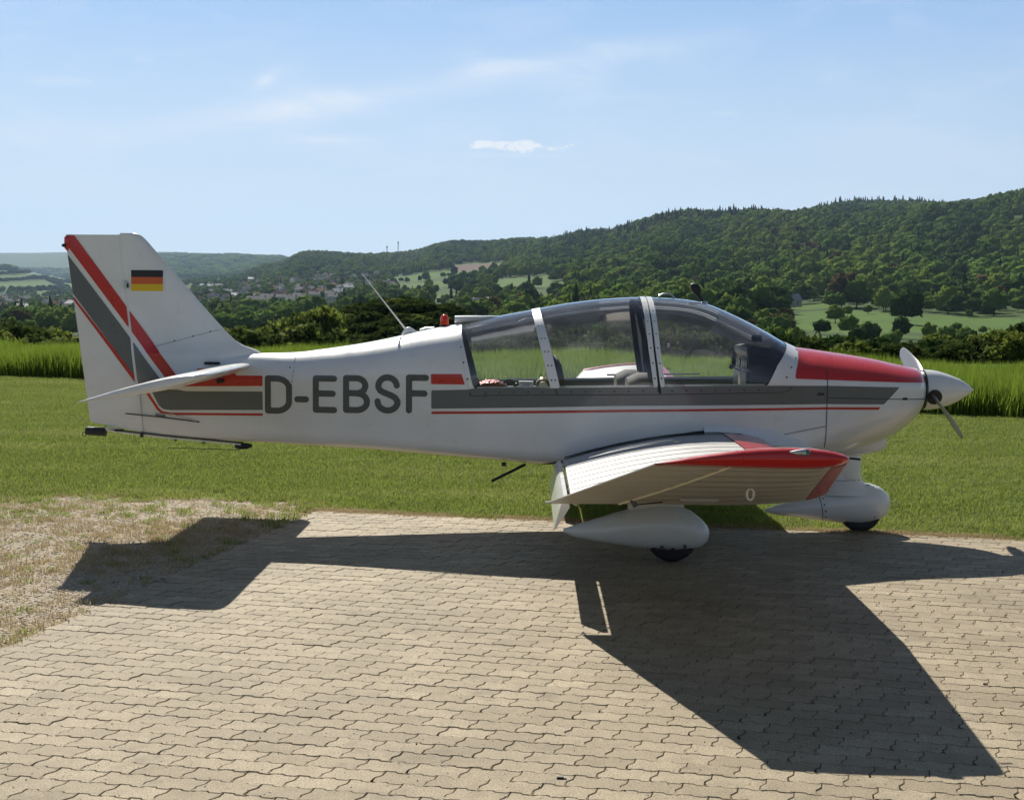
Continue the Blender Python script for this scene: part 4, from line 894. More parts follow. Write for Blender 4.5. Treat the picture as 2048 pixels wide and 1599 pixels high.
for row in range(0, 68):
    for k in range(0, 50):
        off_ = (row % 2)*PLn/2; u = k*PLn-off_
        if u < -.01: u = 0 if False else u
        vc = -(row+.5)*PWd; c = PO+E1*(u+PLn/2)+E2*vc
        if c.y < 3.6 or u < -PLn*.6: continue
        x, y, d = to_px(c)
        if x < -420 or x > 3300: continue
        stones.append((y if (-60 < x < 2110 and y < 1640) else -1, u, row, c))
stones.sort(key=lambda s: -s[0]); RZ = math.atan2(E1.y, E1.x)
base_mesh = {}
VV, FF, TT = [], [], []
for idx, (yy, u, row, c) in enumerate(stones):
    cut = u < -.001                                  # half stones close the left edge
    ox, oy = u+PLn/2, -(row+.5)*PWd; P = outline(u, row)
    if cut: P = [(max(x, .0+.004*math.sin(y*90)), y) for x, y in P]
    if idx < 300 and not cut:
        ph = round(((u/(PLn/2)) % 1.)*4) % 4
        if ph not in base_mesh:
            V, F = paver_geo(P, ox, oy); base_mesh[ph] = mesh_data('paver', V, F, PM1, False)
        o = bpy.data.objects.new('paver', base_mesh[ph]); o.location = (c.x, c.y, rng.normal()*.0009)
        o.rotation_euler = (rng.normal()*.006, rng.normal()*.006, RZ+rng.normal()*.004); link(o, pav)
    else:
        V, F = paver_geo(P, ox, oy, (rng.normal()*.005, rng.normal()*.005), rng.normal()*.0009); b0_ = len(VV)
        for x, y, z in V:
            q = PO+E1*(x+ox)+E2*(y+oy); VV.append((q.x, q.y, z))
        FF += [tuple(i+b0_ for i in f) for f in F]; TT += [rng.random()]*len(V)
o = mesh('paver_field', VV, FF, PM2, pav, False, fix=False); o['kind'] = 'stuff'
at = o.data.attributes.new('tint', 'FLOAT', 'POINT'); at.data.foreach_set('value', np.array(TT, np.float32))

# ------------------------------------------------------------------ scattering: instances on points (only for masses nobody could count)
def proto(name, me):
    o = bpy.data.objects.new(name, me); return o
def scatter(name, P, R, S, vid, protos, label=None, parent=None):
    me = bpy.data.meshes.new(name); me.from_pydata([tuple(p) for p in P], [], [])
    for nm, ty, dat in (('rot', 'FLOAT', R), ('scl', 'FLOAT_VECTOR', S), ('vid', 'INT', vid)):
        a = me.attributes.new(nm, ty, 'POINT'); a.data.foreach_set('vector' if ty == 'FLOAT_VECTOR' else 'value', np.asarray(dat, np.float32 if ty != 'INT' else np.int32).ravel())
    o = link(bpy.data.objects.new(name, me), parent); ng = bpy.data.node_groups.new(name, 'GeometryNodeTree')
    ng.interface.new_socket('Geometry', in_out='INPUT', socket_type='NodeSocketGeometry'); ng.interface.new_socket('Geometry', in_out='OUTPUT', socket_type='NodeSocketGeometry')
    N, L = ng.nodes, ng.links; gi, go, jn = N.new('NodeGroupInput'), N.new('NodeGroupOutput'), N.new('GeometryNodeJoinGeometry')
    def attr(n_, ty):
        a = N.new('GeometryNodeInputNamedAttribute'); a.data_type = ty; a.inputs['Name'].default_value = n_; return a.outputs[0]
    cx = N.new('ShaderNodeCombineXYZ'); L.new(attr('rot', 'FLOAT'), cx.inputs[2]); s_ = attr('scl', 'FLOAT_VECTOR'); v_ = attr('vid', 'INT')
    for k, pr in enumerate(protos):
        cmp_ = N.new('FunctionNodeCompare'); cmp_.data_type = 'INT'; cmp_.operation = 'EQUAL'; L.new(v_, cmp_.inputs[2]); cmp_.inputs[3].default_value = k
        ip = N.new('GeometryNodeInstanceOnPoints'); oi = N.new('GeometryNodeObjectInfo'); oi.inputs[0].default_value = pr; oi.inputs['As Instance'].default_value = True
        L.new(gi.outputs[0], ip.inputs['Points']); L.new(cmp_.outputs[0], ip.inputs['Selection']); L.new(oi.outputs['Geometry'], ip.inputs['Instance'])
        L.new(cx.outputs[0], ip.inputs['Rotation']); L.new(s_, ip.inputs['Scale']); L.new(ip.outputs[0], jn.inputs[0])
    L.new(jn.outputs[0], go.inputs[0]); md = o.modifiers.new('scatter', 'NODES'); md.node_group = ng; tag(o, label, None, None, 'stuff'); return o
def leafmat(name, c1, c2, trans=.35, rough=.6, spec=.3, patch=None):
    m, t, out = newmat(name); d = t.node('ShaderNodeBsdfPrincipled'); tr = t.node('ShaderNodeBsdfTranslucent'); rnd = t.node('ShaderNodeObjectInfo').outputs['Random']
    g = t.node('ShaderNodeNewGeometry'); pr = g.outputs['Random Per Island']; f = t.math('ADD', t.math('MULTIPLY', rnd, .55), t.math('MULTIPLY', pr, .45))
    col = t.mix(f, c1, c2)
    if patch:
        pz = t.noise(t.mapping(g.outputs['Position'], (.22, .85, 1)), .9, 5, .65); col = t.mix(t.ramp(pz, .46, .68, 0, .75), col, patch); col = t.mix(t.ramp(t.noise(g.outputs['Position'], 1.6, 4, .6), .5, .7, 0, .45), col, tuple(x*.5 for x in c1))
    t.l.new(col, d.inputs['Base Color']); t.l.new(t.mix(.5, col, tuple(min(1, x*1.6) for x in c2)), tr.inputs[0])
    d.inputs['Roughness'].default_value = rough; d.inputs['Specular IOR Level'].default_value = spec
    mx = t.node('ShaderNodeMixShader'); mx.inputs[0].default_value = trans; t.l.new(d.outputs[0], mx.inputs[1]); t.l.new(tr.outputs[0], mx.inputs[2]); t.l.new(mx.outputs[0], out.inputs[0]); return m
# ---- grass tufts
def tuft(name, n, h, spread, mat, w=.004, lean=.5):
    V, F = [], []
    for i in range(n):
        a, r = rng.random()*2*PI, spread*math.sqrt(rng.random()); x, y = r*math.cos(a), r*math.sin(a); hh = h*(.5+.7*rng.random()); b = rng.random()*2*PI
        l_ = hh*lean*rng.random(); dx, dy = math.cos(b), math.sin(b); px_, py_ = -dy*w/2, dx*w/2; k = len(V)
        V += [(x-px_, y-py_, -.01), (x+px_, y+py_, -.01), (x+px_+dx*l_*.4, y+py_+dy*l_*.4, hh*.6), (x-px_+dx*l_*.4, y-py_+dy*l_*.4, hh*.6), (x+dx*l_, y+dy*l_, hh)]
        F += [(k, k+1, k+2, k+3), (k+3, k+2, k+4)]
    return proto(name, mesh_data(name, V, F, mat, False))
GRASS = leafmat('mown_grass', (.09, .145, .016), (.25, .30, .065), .4, .6, .12, (.34, .34, .12))
def lawn_points(n, y0, y1, mask):
    y = np.sqrt(rng.random(n)*(y1**2-y0**2)+y0**2); x = (rng.random(n)-.5)*1.02*y; k = mask(x, y); return x[k], y[k]
def crop_edge(x): return 21.36+(8.02-x)*(29.55-21.36)/(8.02+9.3)          # far side of the mown strip
gpx = np.array([p[0] for p in GP]); 
def not_paved(x, y):
    u = (x-PO.x)*E1.x+(y-PO.y)*E1.y; v = (x-PO.x)*E2.x+(y-PO.y)*E2.y
    return ~((u > -.02) & (v < .07+.05*np.sin(u*3.1)+.04*np.sin(u*7.7)))
def edge_soft(x, y): return pip([(a, b) for a, b in GP], x+rng.normal(size=x.shape)*.22, y+rng.normal(size=x.shape)*.18)
x, y = lawn_points(90000, 10.1, 30, lambda x, y: (y < crop_edge(x)) & not_paved(x, y))
k = ~edge_soft(x, y); x, y = x[k], y[k]
tf = [tuft('grass_tuft', 42, .040, .085, GRASS, .0045, 1.1) for _ in range(4)]
scatter('mown_grass', np.c_[x, y, np.full(len(x), -.016)], rng.random(len(x))*6.28, np.repeat((.75+.6*rng.random(len(x)))[:, None]*(1+(y[:, None]-10)*.012), 3, 1), rng.integers(0, 4, len(x)), tf)
CROPM = leafmat('tall_grass_blades', (.055, .115, .010), (.18, .25, .032), .45, .6, .1, (.20, .26, .05))
ct = [tuft('tall_grass', 60, .50, .30, CROPM, .012, .45) for _ in range(4)]
n = 60000; y = 20+rng.random(n)*22; x = (rng.random(n)-.5)*1.05*y; k = (y > crop_edge(x)+rng.normal(size=n)*.06) & (y < 39-.354*(x+14.5)+rng.normal(size=n)*.3); x, y = x[k], y[k]; pxx = 1024+x/y*FPX
scatter('tall_grass', np.c_[x, y, terr(pxx, y)-.02], rng.random(len(x))*6.28, np.c_[np.ones(len(x)), np.ones(len(x)), (.62+.5*rng.random(len(x)))*(1+.14*np.sin(x*1.1)+.1*np.sin(x*.37+y))], rng.integers(0, 4, len(x)), ct)
DRY = leafmat('dry_grass', (.32, .24, .12), (.50, .40, .24), .25, .8, .15); dt = [tuft('dry_tuft', 26, .028, .07, DRY, .004, 1.6) for _ in range(3)]
n = 8500; y = 5+rng.random(n)*7.6; x = -rng.random(n)*5.6-1.2; k = pip(GP, x, y) & not_paved(x, y) & (np.sin(x*2.3+1)*np.cos(y*1.9)+rng.normal(size=n)*.8 > -.2); x, y = x[k], y[k]
k2 = rng.random(len(x)) < .12+.38*(y > 10.8)
scatter('dry_grass', np.c_[x, y, np.full(len(x), -.012)], rng.random(len(x))*6.28, np.repeat(.6+.7*rng.random((len(x), 1)), 3, 1), np.where(k2, 3, rng.integers(0, 3, len(x))), dt+[tuft('green_tuft', 26, .03, .06, GRASS, .004, 1.3)])
u = rng.random(3500)*9.4-.1; v = .05+rng.normal(size=3500)*.05; Pq = np.array([PO.x, PO.y])+u[:, None]*np.array([E1.x, E1.y])+v[:, None]*np.array([E2.x, E2.y])
scatter('dry_verge_grass', np.c_[Pq, np.full(3500, -.012)], rng.random(3500)*6.28, np.repeat(.5+.6*rng.random((3500, 1)), 3, 1), rng.integers(0, 3, 3500), dt)
# loose stones in the gravel
def pebble(r):
    bm = bmesh.new(); bmesh.ops.create_icosphere(bm, subdivisions=1, radius=r)
    for v in bm.verts: v.co *= .75+.5*rng.random(); v.co.z *= .6
    me = bpy.data.meshes.new('pebble'); bm.to_mesh(me); bm.free(); me.materials.append(STONE); return proto('pebble', me)
STONE = leafmat('pebble_stone', (.26, .215, .155), (.56, .49, .37), 0., .85, .3)
n = 26000; y = 4.5+rng.random(n)*8; x = -rng.random(n)*5.8-1.1; k = pip(GP, x, y) & not_paved(x+.03, y); x, y = x[k], y[k]
scatter('gravel', np.c_[x, y, np.full(len(x), -.010)], rng.random(len(x))*6.28, np.repeat(.4+1.0*rng.random((len(x), 1))**2, 3, 1), rng.integers(0, 4, len(x)), [pebble(.0095) for _ in range(4)])

# ------------------------------------------------------------------ trees and shrubs
def lump(name, seed, rx, rz, zc, sub, mat, amp=.3, leaves=0, ls=.5, spiky=0., ncl=0):
    """crown: an uneven hull built of leaf clumps standing off it, gaps between them"""
    from mathutils import noise as mn
    r_ = np.random.default_rng(seed); bm = bmesh.new(); bmesh.ops.create_icosphere(bm, subdivisions=sub, radius=1)
    o3 = Vector(r_.random(3)*50)
    for v in bm.verts:
        d = v.co.normalized(); k = 1+amp*1.1*mn.noise(d*1.9+o3)+amp*.75*(.5-abs(mn.noise(d*3.6+o3))*2.2)+amp*.5*(.4-abs(mn.noise(d*8+o3))*2.2)
        q = d*k; v.co = Vector((q.x*rx, q.y*rx, zc+q.z*rz))
        if q.z < -.35: v.co.z = zc-rz*.55+(v.co.z-zc+rz*.55)*.3
    me = bpy.data.meshes.new(name); bm.to_mesh(me); bm.free()
    V = [tuple(v.co) for v in me.vertices]; F = [tuple(p.vertices) for p in me.polygons]; hv = np.array(V)
    for i in range(leaves):
        b = hv[r_.integers(0, len(hv))]; c = np.array([0, 0, zc]); d = b-c; p = c+d*(.88+.30*r_.random()); s = ls*(.5+r_.random())
        a1 = r_.normal(size=3); a1 /= np.linalg.norm(a1); a2 = np.cross(a1, d/np.linalg.norm(d)+r_.normal(size=3)*.6); a2 /= max(np.linalg.norm(a2), 1e-6); k = len(V)
        V += [tuple(p-a1*s), tuple(p+a2*s*.8), tuple(p+a1*s), tuple(p-a2*s*.8)]; F.append((k, k+1, k+2, k+3))
    nh = len(me.polygons); m2 = mesh_data(name, V, F, mat, False); m2.polygons.foreach_set('use_smooth', [i < nh for i in range(len(F))]); bpy.data.meshes.remove(me); return m2
def conifer_mesh(name, seed, r, h, mat, n=9, leaves=150):
    r_ = np.random.default_rng(seed); V, F = [], []
    for i in range(n):
        z0 = h*(.12+.84*i/n); z1 = z0+h*.22; R = r*(1-i/n)**.85+.12; m = 9; k = len(V); a0 = r_.random()*6
        V.append((0, 0, min(z1, h)))
        for j in range(m): a = a0+2*PI*j/m; q = R*(.65+.6*r_.random()); V.append((q*math.cos(a), q*math.sin(a), z0-R*.25*r_.random()))
        F += [(k, k+1+j, k+1+(j+1) % m) for j in range(m)]
    return mesh_data(name, V, F, mat, False)
def trunk_mesh(name, h, r, mat, limbs=4, seed=1):
    r_ = np.random.default_rng(seed); V, F = tube_geo([(0, 0, -.8), (.05, 0, h*.5), (0, .05, h)], [r*1.25, r*.85, r*.4], 7)
    for i in range(limbs):
        a = r_.random()*6.28; z = h*(.45+.4*r_.random()); l = h*.45; k = len(V)
        v, f = tube_geo([(0, 0, z), (l*.6*math.cos(a), l*.6*math.sin(a), z+l*.45), (l*math.cos(a), l*math.sin(a), z+l)], [r*.45, r*.3, r*.12], 5)
        V += v; F += [tuple(i_+k for i_ in q) for q in f]
    return mesh_data(name, V, F, mat, True)
BARK = pbr('bark', (.07, .052, .04), .9, var=.4, vscale=3)
L1 = leafmat('leaves_mid', (.052, .108, .020), (.118, .185, .040), .25, .9, .0); L2 = leafmat('leaves_dark', (.022, .052, .015), (.05, .086, .024), .2, .9, .0)
L3 = leafmat('leaves_light', (.095, .155, .024), (.17, .225, .045), .3, .9, .0); L4 = leafmat('leaves_copper', (.06, .045, .022), (.095, .075, .035), .25, .9, .0); LC = leafmat('needles', (.012, .032, .016), (.026, .05, .022), .12, .9, .0)
LY = leafmat('shrub_leaves_bright', (.06, .10, .014), (.16, .19, .035), .4, .8, .05); LB = leafmat('shrub_leaves_olive', (.030, .048, .013), (.07, .095, .024), .3, .9, .0)
KINDS = {'mid': (L1, 'mid-green'), 'dark': (L2, 'dark green'), 'light': (L3, 'pale green'), 'copper': (L4, 'copper-leaved')}
# far versions, metre-sized: crown diameter ~9 m, height ~11 m
FAR = {k: [lump('crown', 100+i*7+j, 5.2, 5.0, 6.4, 4, m, .40, 260, .42) for j in range(3)] for i, (k, (m, _)) in enumerate(KINDS.items())}
CON = [conifer_mesh('crown', 40+i, 2.6, 15, LC) for i in range(3)]
TRK = trunk_mesh('trunk', 5.5, .28, BARK); TRKC = trunk_mesh('trunk', 9, .22, BARK, 0)
POP = [lump('crown', 77, 1.9, 8.5, 9.5, 3, L2, .25, 150, .5)]
# image-space description of what grows where (direction px, forward distance D)
def ground_y(px, D): return YH(px)+(HC-terr(px, D))*FPX/D
def occ(px, D): return field_at(px, D) > 0
cand = []
def addcand(n, x0, x1, D0, D1, fn, sp):
    D = np.sqrt(rng.random(n)*(D1**2-D0**2)+D0**2); px = x0+rng.random(n)*(x1-x0); k = (field_at(px, D) == 0); px, D = px[k], D[k]
    for a, b in zip(px, D):
        r = fn(a, b)
        if r: cand.append((a, b, *r))
def forest_edge(px): return np.interp(px, [500, 600, 760, 900, 1060, 1150, 1300, 1500, 1700, 1800, 2048, 2300], [2600, 2500, 2450, 2300, 1250, 1050, 980, 900, 760, 700, 640, 600])
def ffor(px, D):
    if D < forest_edge(px): return None
    if D > 4200: return None
    z = ground_y(px, D); r = rng.random(); hill = np.sin(px*.011+D*.002)+np.sin(px*.023-D*.0013)
    if r < .10+.18*(hill > .9)+.25*((px > 1250) & (px < 1500) & (D > 2200)): return ('con', .7+.5*rng.random())
    q = rng.random()+.30*hill+.25*np.sin(px*.05+3*np.sin(D*.006))
    return ('dark' if q < .12 else 'mid' if q < .72 else 'light' if rng.random() < .93 else 'copper', .75+.55*rng.random())
addcand(23000, 520, 2330, 640, 3900, ffor, 8)
def ftown(px, D):
    if D > forest_edge(px): return None
    if 1560 < px < 2050 and D < 760: return None
    q = rng.random(); return ('con' if q < .07 else 'dark' if q < .35 else 'mid' if q < .78 else 'light' if q < .97 else 'copper', .45+.6*rng.random())
addcand(5200, -150, 1150, 620, 2650, ftown, 16); addcand(1500, 1100, 1700, 480, 1250, ftown, 12)
addcand(1500, -200, 560, 2600, 4600, lambda a, b: ('mid', .8+.4*rng.random()) if rng.random() < .6 else None, 12)
# scrub and orchard trees on the slope below the wood, right of the nose
def fscrub(px, D):
    y = ground_y(px, D); q = rng.random()
    if D > 560 and rng.random() < .35: return None
    return ('dark' if q < .3 else 'mid' if q < .68 else 'light' if q < .92 else 'copper', (.30+.42*rng.random())*(.8+.4*(D > 450)))
addcand(250, 1480, 2250, 330, 480, lambda a, b: (str(rng.choice(['dark', 'mid', 'mid', 'light', 'copper'])), .18+.30*rng.random()), 8); addcand(330, 1480, 2250, 560, 760, fscrub, 8)
addcand(200, 1500, 2250, 240, 350, lambda a, b: (str(rng.choice(['dark', 'mid', 'light'])), .18+.22*rng.random()), 8)
addcand(700, 900, 1500, 330, 700, fscrub, 8)
addcand(260, -150, 700, 480, 700, fscrub, 8)
addcand(430, 1230, 1520, 2150, 2480, lambda a, b: ('con', .7+1.0*rng.random()**2), 8); addcand(420, 1630, 1880, 2650, 3080, lambda a, b: ('con', .7+1.0*rng.random()**2), 8); addcand(200, 1080, 1260, 2350, 3050, lambda a, b: ('con', .9+.6*rng.random()), 8)
addcand(80, 915, 1130, 555, 590, lambda a, b: ('con', .35+.2*rng.random()), 8)
# visible from the camera: project and keep; the 300 largest become things
def Dat(px, y, lo=500, hi=1500):
    Ds = np.linspace(lo, hi, 300); return float(Ds[np.argmin(np.abs(ground_y(np.full(300, px), Ds)-y))])
HOMES = {px: Dat(px, y) for px, y in ((938, 612), (962, 613), (985, 612), (1080, 613), (1097, 614), (1113, 613), (1440, 609), (1463, 611), (1488, 612), (1514, 612), (1578, 613))}
TERR_ = [(x, Dat(x, y, 900, 2300)) for x, y in ((520, 622), (534, 613), (567, 616), (600, 617), (629, 612), (661, 610), (586, 627), (665, 618))]
cand = [c for c in cand if not any(abs(c[0]-h) < 13 and d-190 < c[1] < d+10 for h, d in HOMES.items()) and not any(abs(c[0]-h) < 22 and d-230 < c[1] < d+10 for h, d in TERR_)]
cand = [c for c in cand if -260 < c[0] < 2300]
cand = [c for c in cand if not (760 < c[0] < 1160 or 1540 < c[0] < 2080) or rng.random() < .12 or not hides_field(c[0], c[1], c[3])]
def vis_size(c): return c[3]*9/c[1]*(1 if (-20 < c[0] < 2068) else .3)*(0 if (860 < c[0] < 1560 and ground_y(c[0], c[1])-c[3]*9*FPX/c[1] > 600) else 1)*(0 if (480 < c[0] < 930 and c[1] < 700 and ground_y(c[0], c[1])-c[3]*9*FPX/c[1] > 640) else 1)
cand.sort(key=lambda c: -vis_size(c))
def place_tree(px, D, kind, s, sx=None):
    p = pos(np.float64(px), np.float64(D)); t = empty(('conifer_tree' if kind == 'con' else 'poplar_tree' if kind == 'pop' else 'broadleaf_tree'), tuple(p), rng.random()*6.28)
    me = CON[rng.integers(3)] if kind == 'con' else POP[0] if kind == 'pop' else FAR[kind][rng.integers(3)]
    c = bpy.data.objects.new('crown', me); link(c, t); k = bpy.data.objects.new('trunk', TRKC if kind == 'con' else TRK); link(k, t)
    t.scale = (s*(.85+.35*rng.random()), s*(.85+.35*rng.random()), s*(.85+.3*rng.random())); return t
def region(px, D):
    if px > 1480:
        w_ = 'above the windscreen' if px < 1600 else 'above the engine cowling' if px < 1780 else 'above the spinner' if px < 1930 else 'at the right picture edge'
        return ('on the near slope ' if D < 420 else 'around the meadow ' if D < 760 else 'at the foot of the wooded hill ')+w_
    if px > 860: return 'on the near slope behind the '+('rear window' if px < 1100 else 'middle of the canopy' if px < 1300 else 'front of the canopy')
    return 'in the valley '+('left of the fin' if px < 180 else 'between the fin and the terraces' if px < 480 else 'around the terraces' if px < 660 else 'behind the mound')
NIND = 262
for c in cand[:NIND]:
    t = place_tree(*c); w_ = {'con': 'dark narrow conifer'}.get(c[2]) or KINDS[c[2]][1]+' broadleaf tree'
    lab = f'{w_} {region(c[0], c[1])}'; tag(t, lab, 'tree', 'trees '+region(c[0], c[1]))
special = [(684, 1500, 'pop', 1.0, 'tall narrow poplar standing above the other valley trees'), (1692, 560, 'light', .34, 'small lone round tree on the bright meadow'), (1935, 545, 'mid', .26, 'small lone tree on the right end of the meadow'),
 (1733, 585, 'mid', .30, 'thin young tree at the lower edge of the meadow'), (1808, 470, 'dark', 1.0, 'large dark tree with dense crown in front of the meadow'), (565+20, 1100, 'copper', .9, 'copper-red tree among the roofs of the valley town'),
 (1680, 660, 'copper', 1.25, 'brownish-crowned big tree above the meadow, left of the pair'), (1710, 655, 'mid', 1.2, 'dark round tree right beside the brownish-crowned one above the meadow'), (1960, 600, 'dark', 1.0, 'dark broad tree behind the right end of the meadow'),
 (1668, 480, 'light', .55, 'pale shrub-like tree just above the red engine cowling')]
for px, D, k, s, lab in special: tag(place_tree(px, D, k, s), lab, 'tree')
rest = cand[NIND:]; kinds = ['mid', 'dark', 'light', 'copper', 'con']; protos = []; base_ = {}
for k in kinds:
    base_[k] = len(protos); protos += [proto(k+'_tree', me) for me in (CON if k == 'con' else FAR[k])]
rp = np.array([c[0] for c in rest]); rd = np.array([c[1] for c in rest]); rs = np.array([c[3] for c in rest])
scatter('distant_wood', pos(rp, rd), rng.random(len(rest))*6.28, rs[:, None]*(.82+.36*rng.random((len(rest), 3))), [base_[c[2]]+rng.integers(3) for c in rest], protos)
# far ridges: coarse woods
n = 5200; fp = -250+rng.random(n)*900; fd = 5200+rng.random(n)*4200; k = field_at(fp, fd) == 0; fp, fd = fp[k], fd[k]
scatter('ridge_wood', pos(fp, fd)-np.array([0, 0, 6]), rng.random(len(fp))*6.28, np.repeat(2.2+1.6*rng.random((len(fp), 1)), 3, 1)*np.array([1.6, 1.6, .7]), rng.integers(0, 6, len(fp)), protos[:6])
# hedges between the far fields on the left
hp_ = []
for (x0, y0), (x1, y1) in (((0, 566), (90, 560)), ((20, 586), (140, 582)), ((60, 558), (145, 562)), ((95, 562), (135, 580)), ((0, 552), (60, 548))):
    for t in np.linspace(0, 1, 26):
        px, yy = x0+(x1-x0)*t, y0+(y1-y0)*t; Ds = np.linspace(2800, 5000, 120); D = Ds[np.argmin(np.abs(ground_y(np.full(120, px), Ds)-yy))]; hp_.append((px, D))
hp_ = np.array(hp_); scatter('field_hedges', pos(hp_[:, 0], hp_[:, 1]), rng.random(len(hp_))*6, np.repeat(.9+.5*rng.random((len(hp_), 1)), 3, 1), rng.integers(3, 6, len(hp_)), protos[:6])

# ------------------------------------------------------------------ nearer shrubs beyond the field edge
def shrub_mesh(seed, mat, r=1., h=1., clumps=46, per=34, ls=.085):
    r_ = np.random.default_rng(seed); V, F = [], []
    for i in range(clumps):
        a = r_.random()*6.28; e = r_.random()**.7; R = r*(.25+.75*r_.random())*math.sqrt(max(.05, 1-e*e*.75)); c = np.array([R*math.cos(a), R*math.sin(a), h*(.12+.88*e)]); q = .17*(.6+.8*r_.random())
        for j in range(per):
            d = r_.normal(size=3); d /= np.linalg.norm(d); p = c+d*q*(.6+.5*r_.random())*r; a1 = r_.normal(size=3); a1 /= np.linalg.norm(a1); a2 = np.cross(a1, d); a2 /= max(1e-6, np.linalg.norm(a2)); s = ls*(.5+.8*r_.random()); k = len(V)
            V += [tuple(p-a1*s), tuple(p+a2*s*.7), tuple(p+a1*s), tuple(p-a2*s*.7)]; F.append((k, k+1, k+2, k+3))
    return mesh_data('foliage', V, F, mat, False)
def stems(seed):
    r_ = np.random.default_rng(seed); V, F = [], []
    for i in range(7):
        a = r_.random()*6.28; v, f = tube_geo([(.05*math.cos(a), .05*math.sin(a), -.5), (.3*math.cos(a), .3*math.sin(a), .45), (.55*math.cos(a), .55*math.sin(a), .85)], [.03, .02, .008], 4); k = len(V); V += v; F += [tuple(q+k for q in g) for g in f]
    return mesh_data('stem', V, F, BARK, True)
SHY = [shrub_mesh(200+i, LY) for i in range(3)]; SHB = [shrub_mesh(300+i, LB) for i in range(3)]; SHD = [shrub_mesh(400+i, L2) for i in range(3)]; STM = stems(3)
def shrub(px, D, me, w, h, lab, grp, dz=0.):
    p = pos(np.float64(px), np.float64(D)); t = empty('shrub', (p[0], p[1], p[2]+dz), rng.random()*6.28); link(bpy.data.objects.new('foliage', me), t); link(bpy.data.objects.new('stem', STM), t)
    t.scale = (w, w*(.85+.3*rng.random()), h); tag(t, lab, 'shrub', grp)
def hgt(px, D, ytop): return max(.5, HC-float(terr(px, D))-D*(ytop-YH(px))/FPX)       # height needed for the crown to reach an image line
G1 = 'shrubs beyond the crop behind the tail'; G2 = 'dark hedge shrubs beyond the crop by the propeller'; G3 = 'shrubs on the mound behind the fuselage'
for i in range(26):                                  # far left edge, beside the fin
    px = -70+i*11.5+rng.normal()*4; D = 62+rng.random()*26; yt = np.interp(px, [-80, 0, 40, 80, 120, 180, 230], [660, 655, 662, 672, 684, 682, 690])+rng.normal()*5
    me, w_ = (SHY[rng.integers(3)], 'bright yellow-green shrub') if rng.random() < .5 else (SHB[rng.integers(3)], 'olive-green shrub')
    shrub(px, D, me, 1.3+.8*rng.random(), hgt(px, D, yt), w_+' at the field edge left of the fin', G1)
for i in range(34):                                  # between fin and mound
    px = 430+i*6.6+rng.normal()*5; D = 66+rng.random()*34; yt = np.interp(px, [430, 470, 520, 560, 600, 640, 680], [676, 668, 672, 664, 652, 640, 640])+rng.normal()*6
    me, w_ = (SHY[rng.integers(3)], 'bright yellow-green shrub') if rng.random() < .62 else (SHB[rng.integers(3)], 'olive-green shrub')
    shrub(px, D, me, 1.5+.9*rng.random(), hgt(px, D, yt), w_+' between the fin and the dark mound', G1)
# the mound itself: a low hill under the shrubs
def mz(px, D):
    e = 1-((px-790)/175)**2-((D-112)/26)**2; return max(0., e)
V, F = [], []; gx, gy = np.linspace(600, 985, 44), np.linspace(80, 150, 20)
top_ = lambda px: np.interp(px, [600, 640, 680, 720, 760, 800, 850, 900, 940, 985], [690, 668, 640, 615, 606, 603, 606, 618, 640, 680])
for px in gx:
    for D in gy:
        k = math.exp(-((D-112)/22)**2); z0 = float(terr(px, D)); zt_ = HC-112*(top_(px)-YH(px))/FPX; V.append(((px-1024)/FPX*D, D, z0-.3+max(0, zt_-z0)*k*.98))
F = [(i*20+j, (i+1)*20+j, (i+1)*20+j+1, i*20+j+1) for i in range(43) for j in range(19)]
mo = mesh('mound', V, F, pbr('mound_soil', (.022, .032, .010), 1., var=.5, vscale=.8, spec=0.), None, True); mo['kind'] = 'structure'
mzv = np.array(V).reshape(44, 20, 3)
for i in range(260):
    a, b = rng.integers(0, 44), rng.integers(2, 14); p = mzv[a, b]; px = gx[a]; q = rng.random()
    me, w_ = (SHD[rng.integers(3)], 'dark green shrub') if q < .25 else (SHB[rng.integers(3)], 'olive-green shrub') if q < .93 else (SHY[rng.integers(3)], 'bright yellow-green shrub')
    t = empty('shrub', tuple(p), rng.random()*6.28); link(bpy.data.objects.new('foliage', me), t); link(bpy.data.objects.new('stem', STM), t)
    s = .8+.5*rng.random(); t.scale = (s*1.15, s*1.1, .45+.4*rng.random()); w2 = 'left' if px < 730 else 'middle' if px < 860 else 'right'; h2 = 'crest' if 5 <= b <= 11 else 'foot'; tag(t, f'{w_} on the {w2} {h2} of the mound behind the rear fuselage', 'shrub', G3)
for i in range(46):                                  # right hedge
    px = 1540+i*13+rng.normal()*5; D = 47+rng.random()*16; yt = np.interp(px, [1540, 1600, 1700, 1780, 1850, 1950, 2048, 2150], [690, 686, 682, 688, 684, 680, 676, 676])+rng.normal()*7
    q = rng.random(); me, w_ = (SHD[rng.integers(3)], 'dark green shrub') if q < .5 else (SHB[rng.integers(3)], 'olive-green shrub') if q < .85 else (SHY[rng.integers(3)], 'bright yellow-green shrub')
    shrub(px, D, me, .75+.5*rng.random(), hgt(px, D, yt), w_+' in the hedge beyond the tall grass, '+('behind the cowling' if px < 1780 else 'above the spinner' if px < 1930 else 'at the right edge'), G2)
for i in range(24):                                  # lower dark hedge seen through the canopy
    px = 950+i*25+rng.normal()*8; D = 55+rng.random()*20; yt = 668+rng.normal()*8
    shrub(px, D, SHB[rng.integers(3)], .8+.6*rng.random(), hgt(px, D, yt), 'olive-green shrub seen low through the canopy glass', 'shrubs beyond the crop behind the cabin')

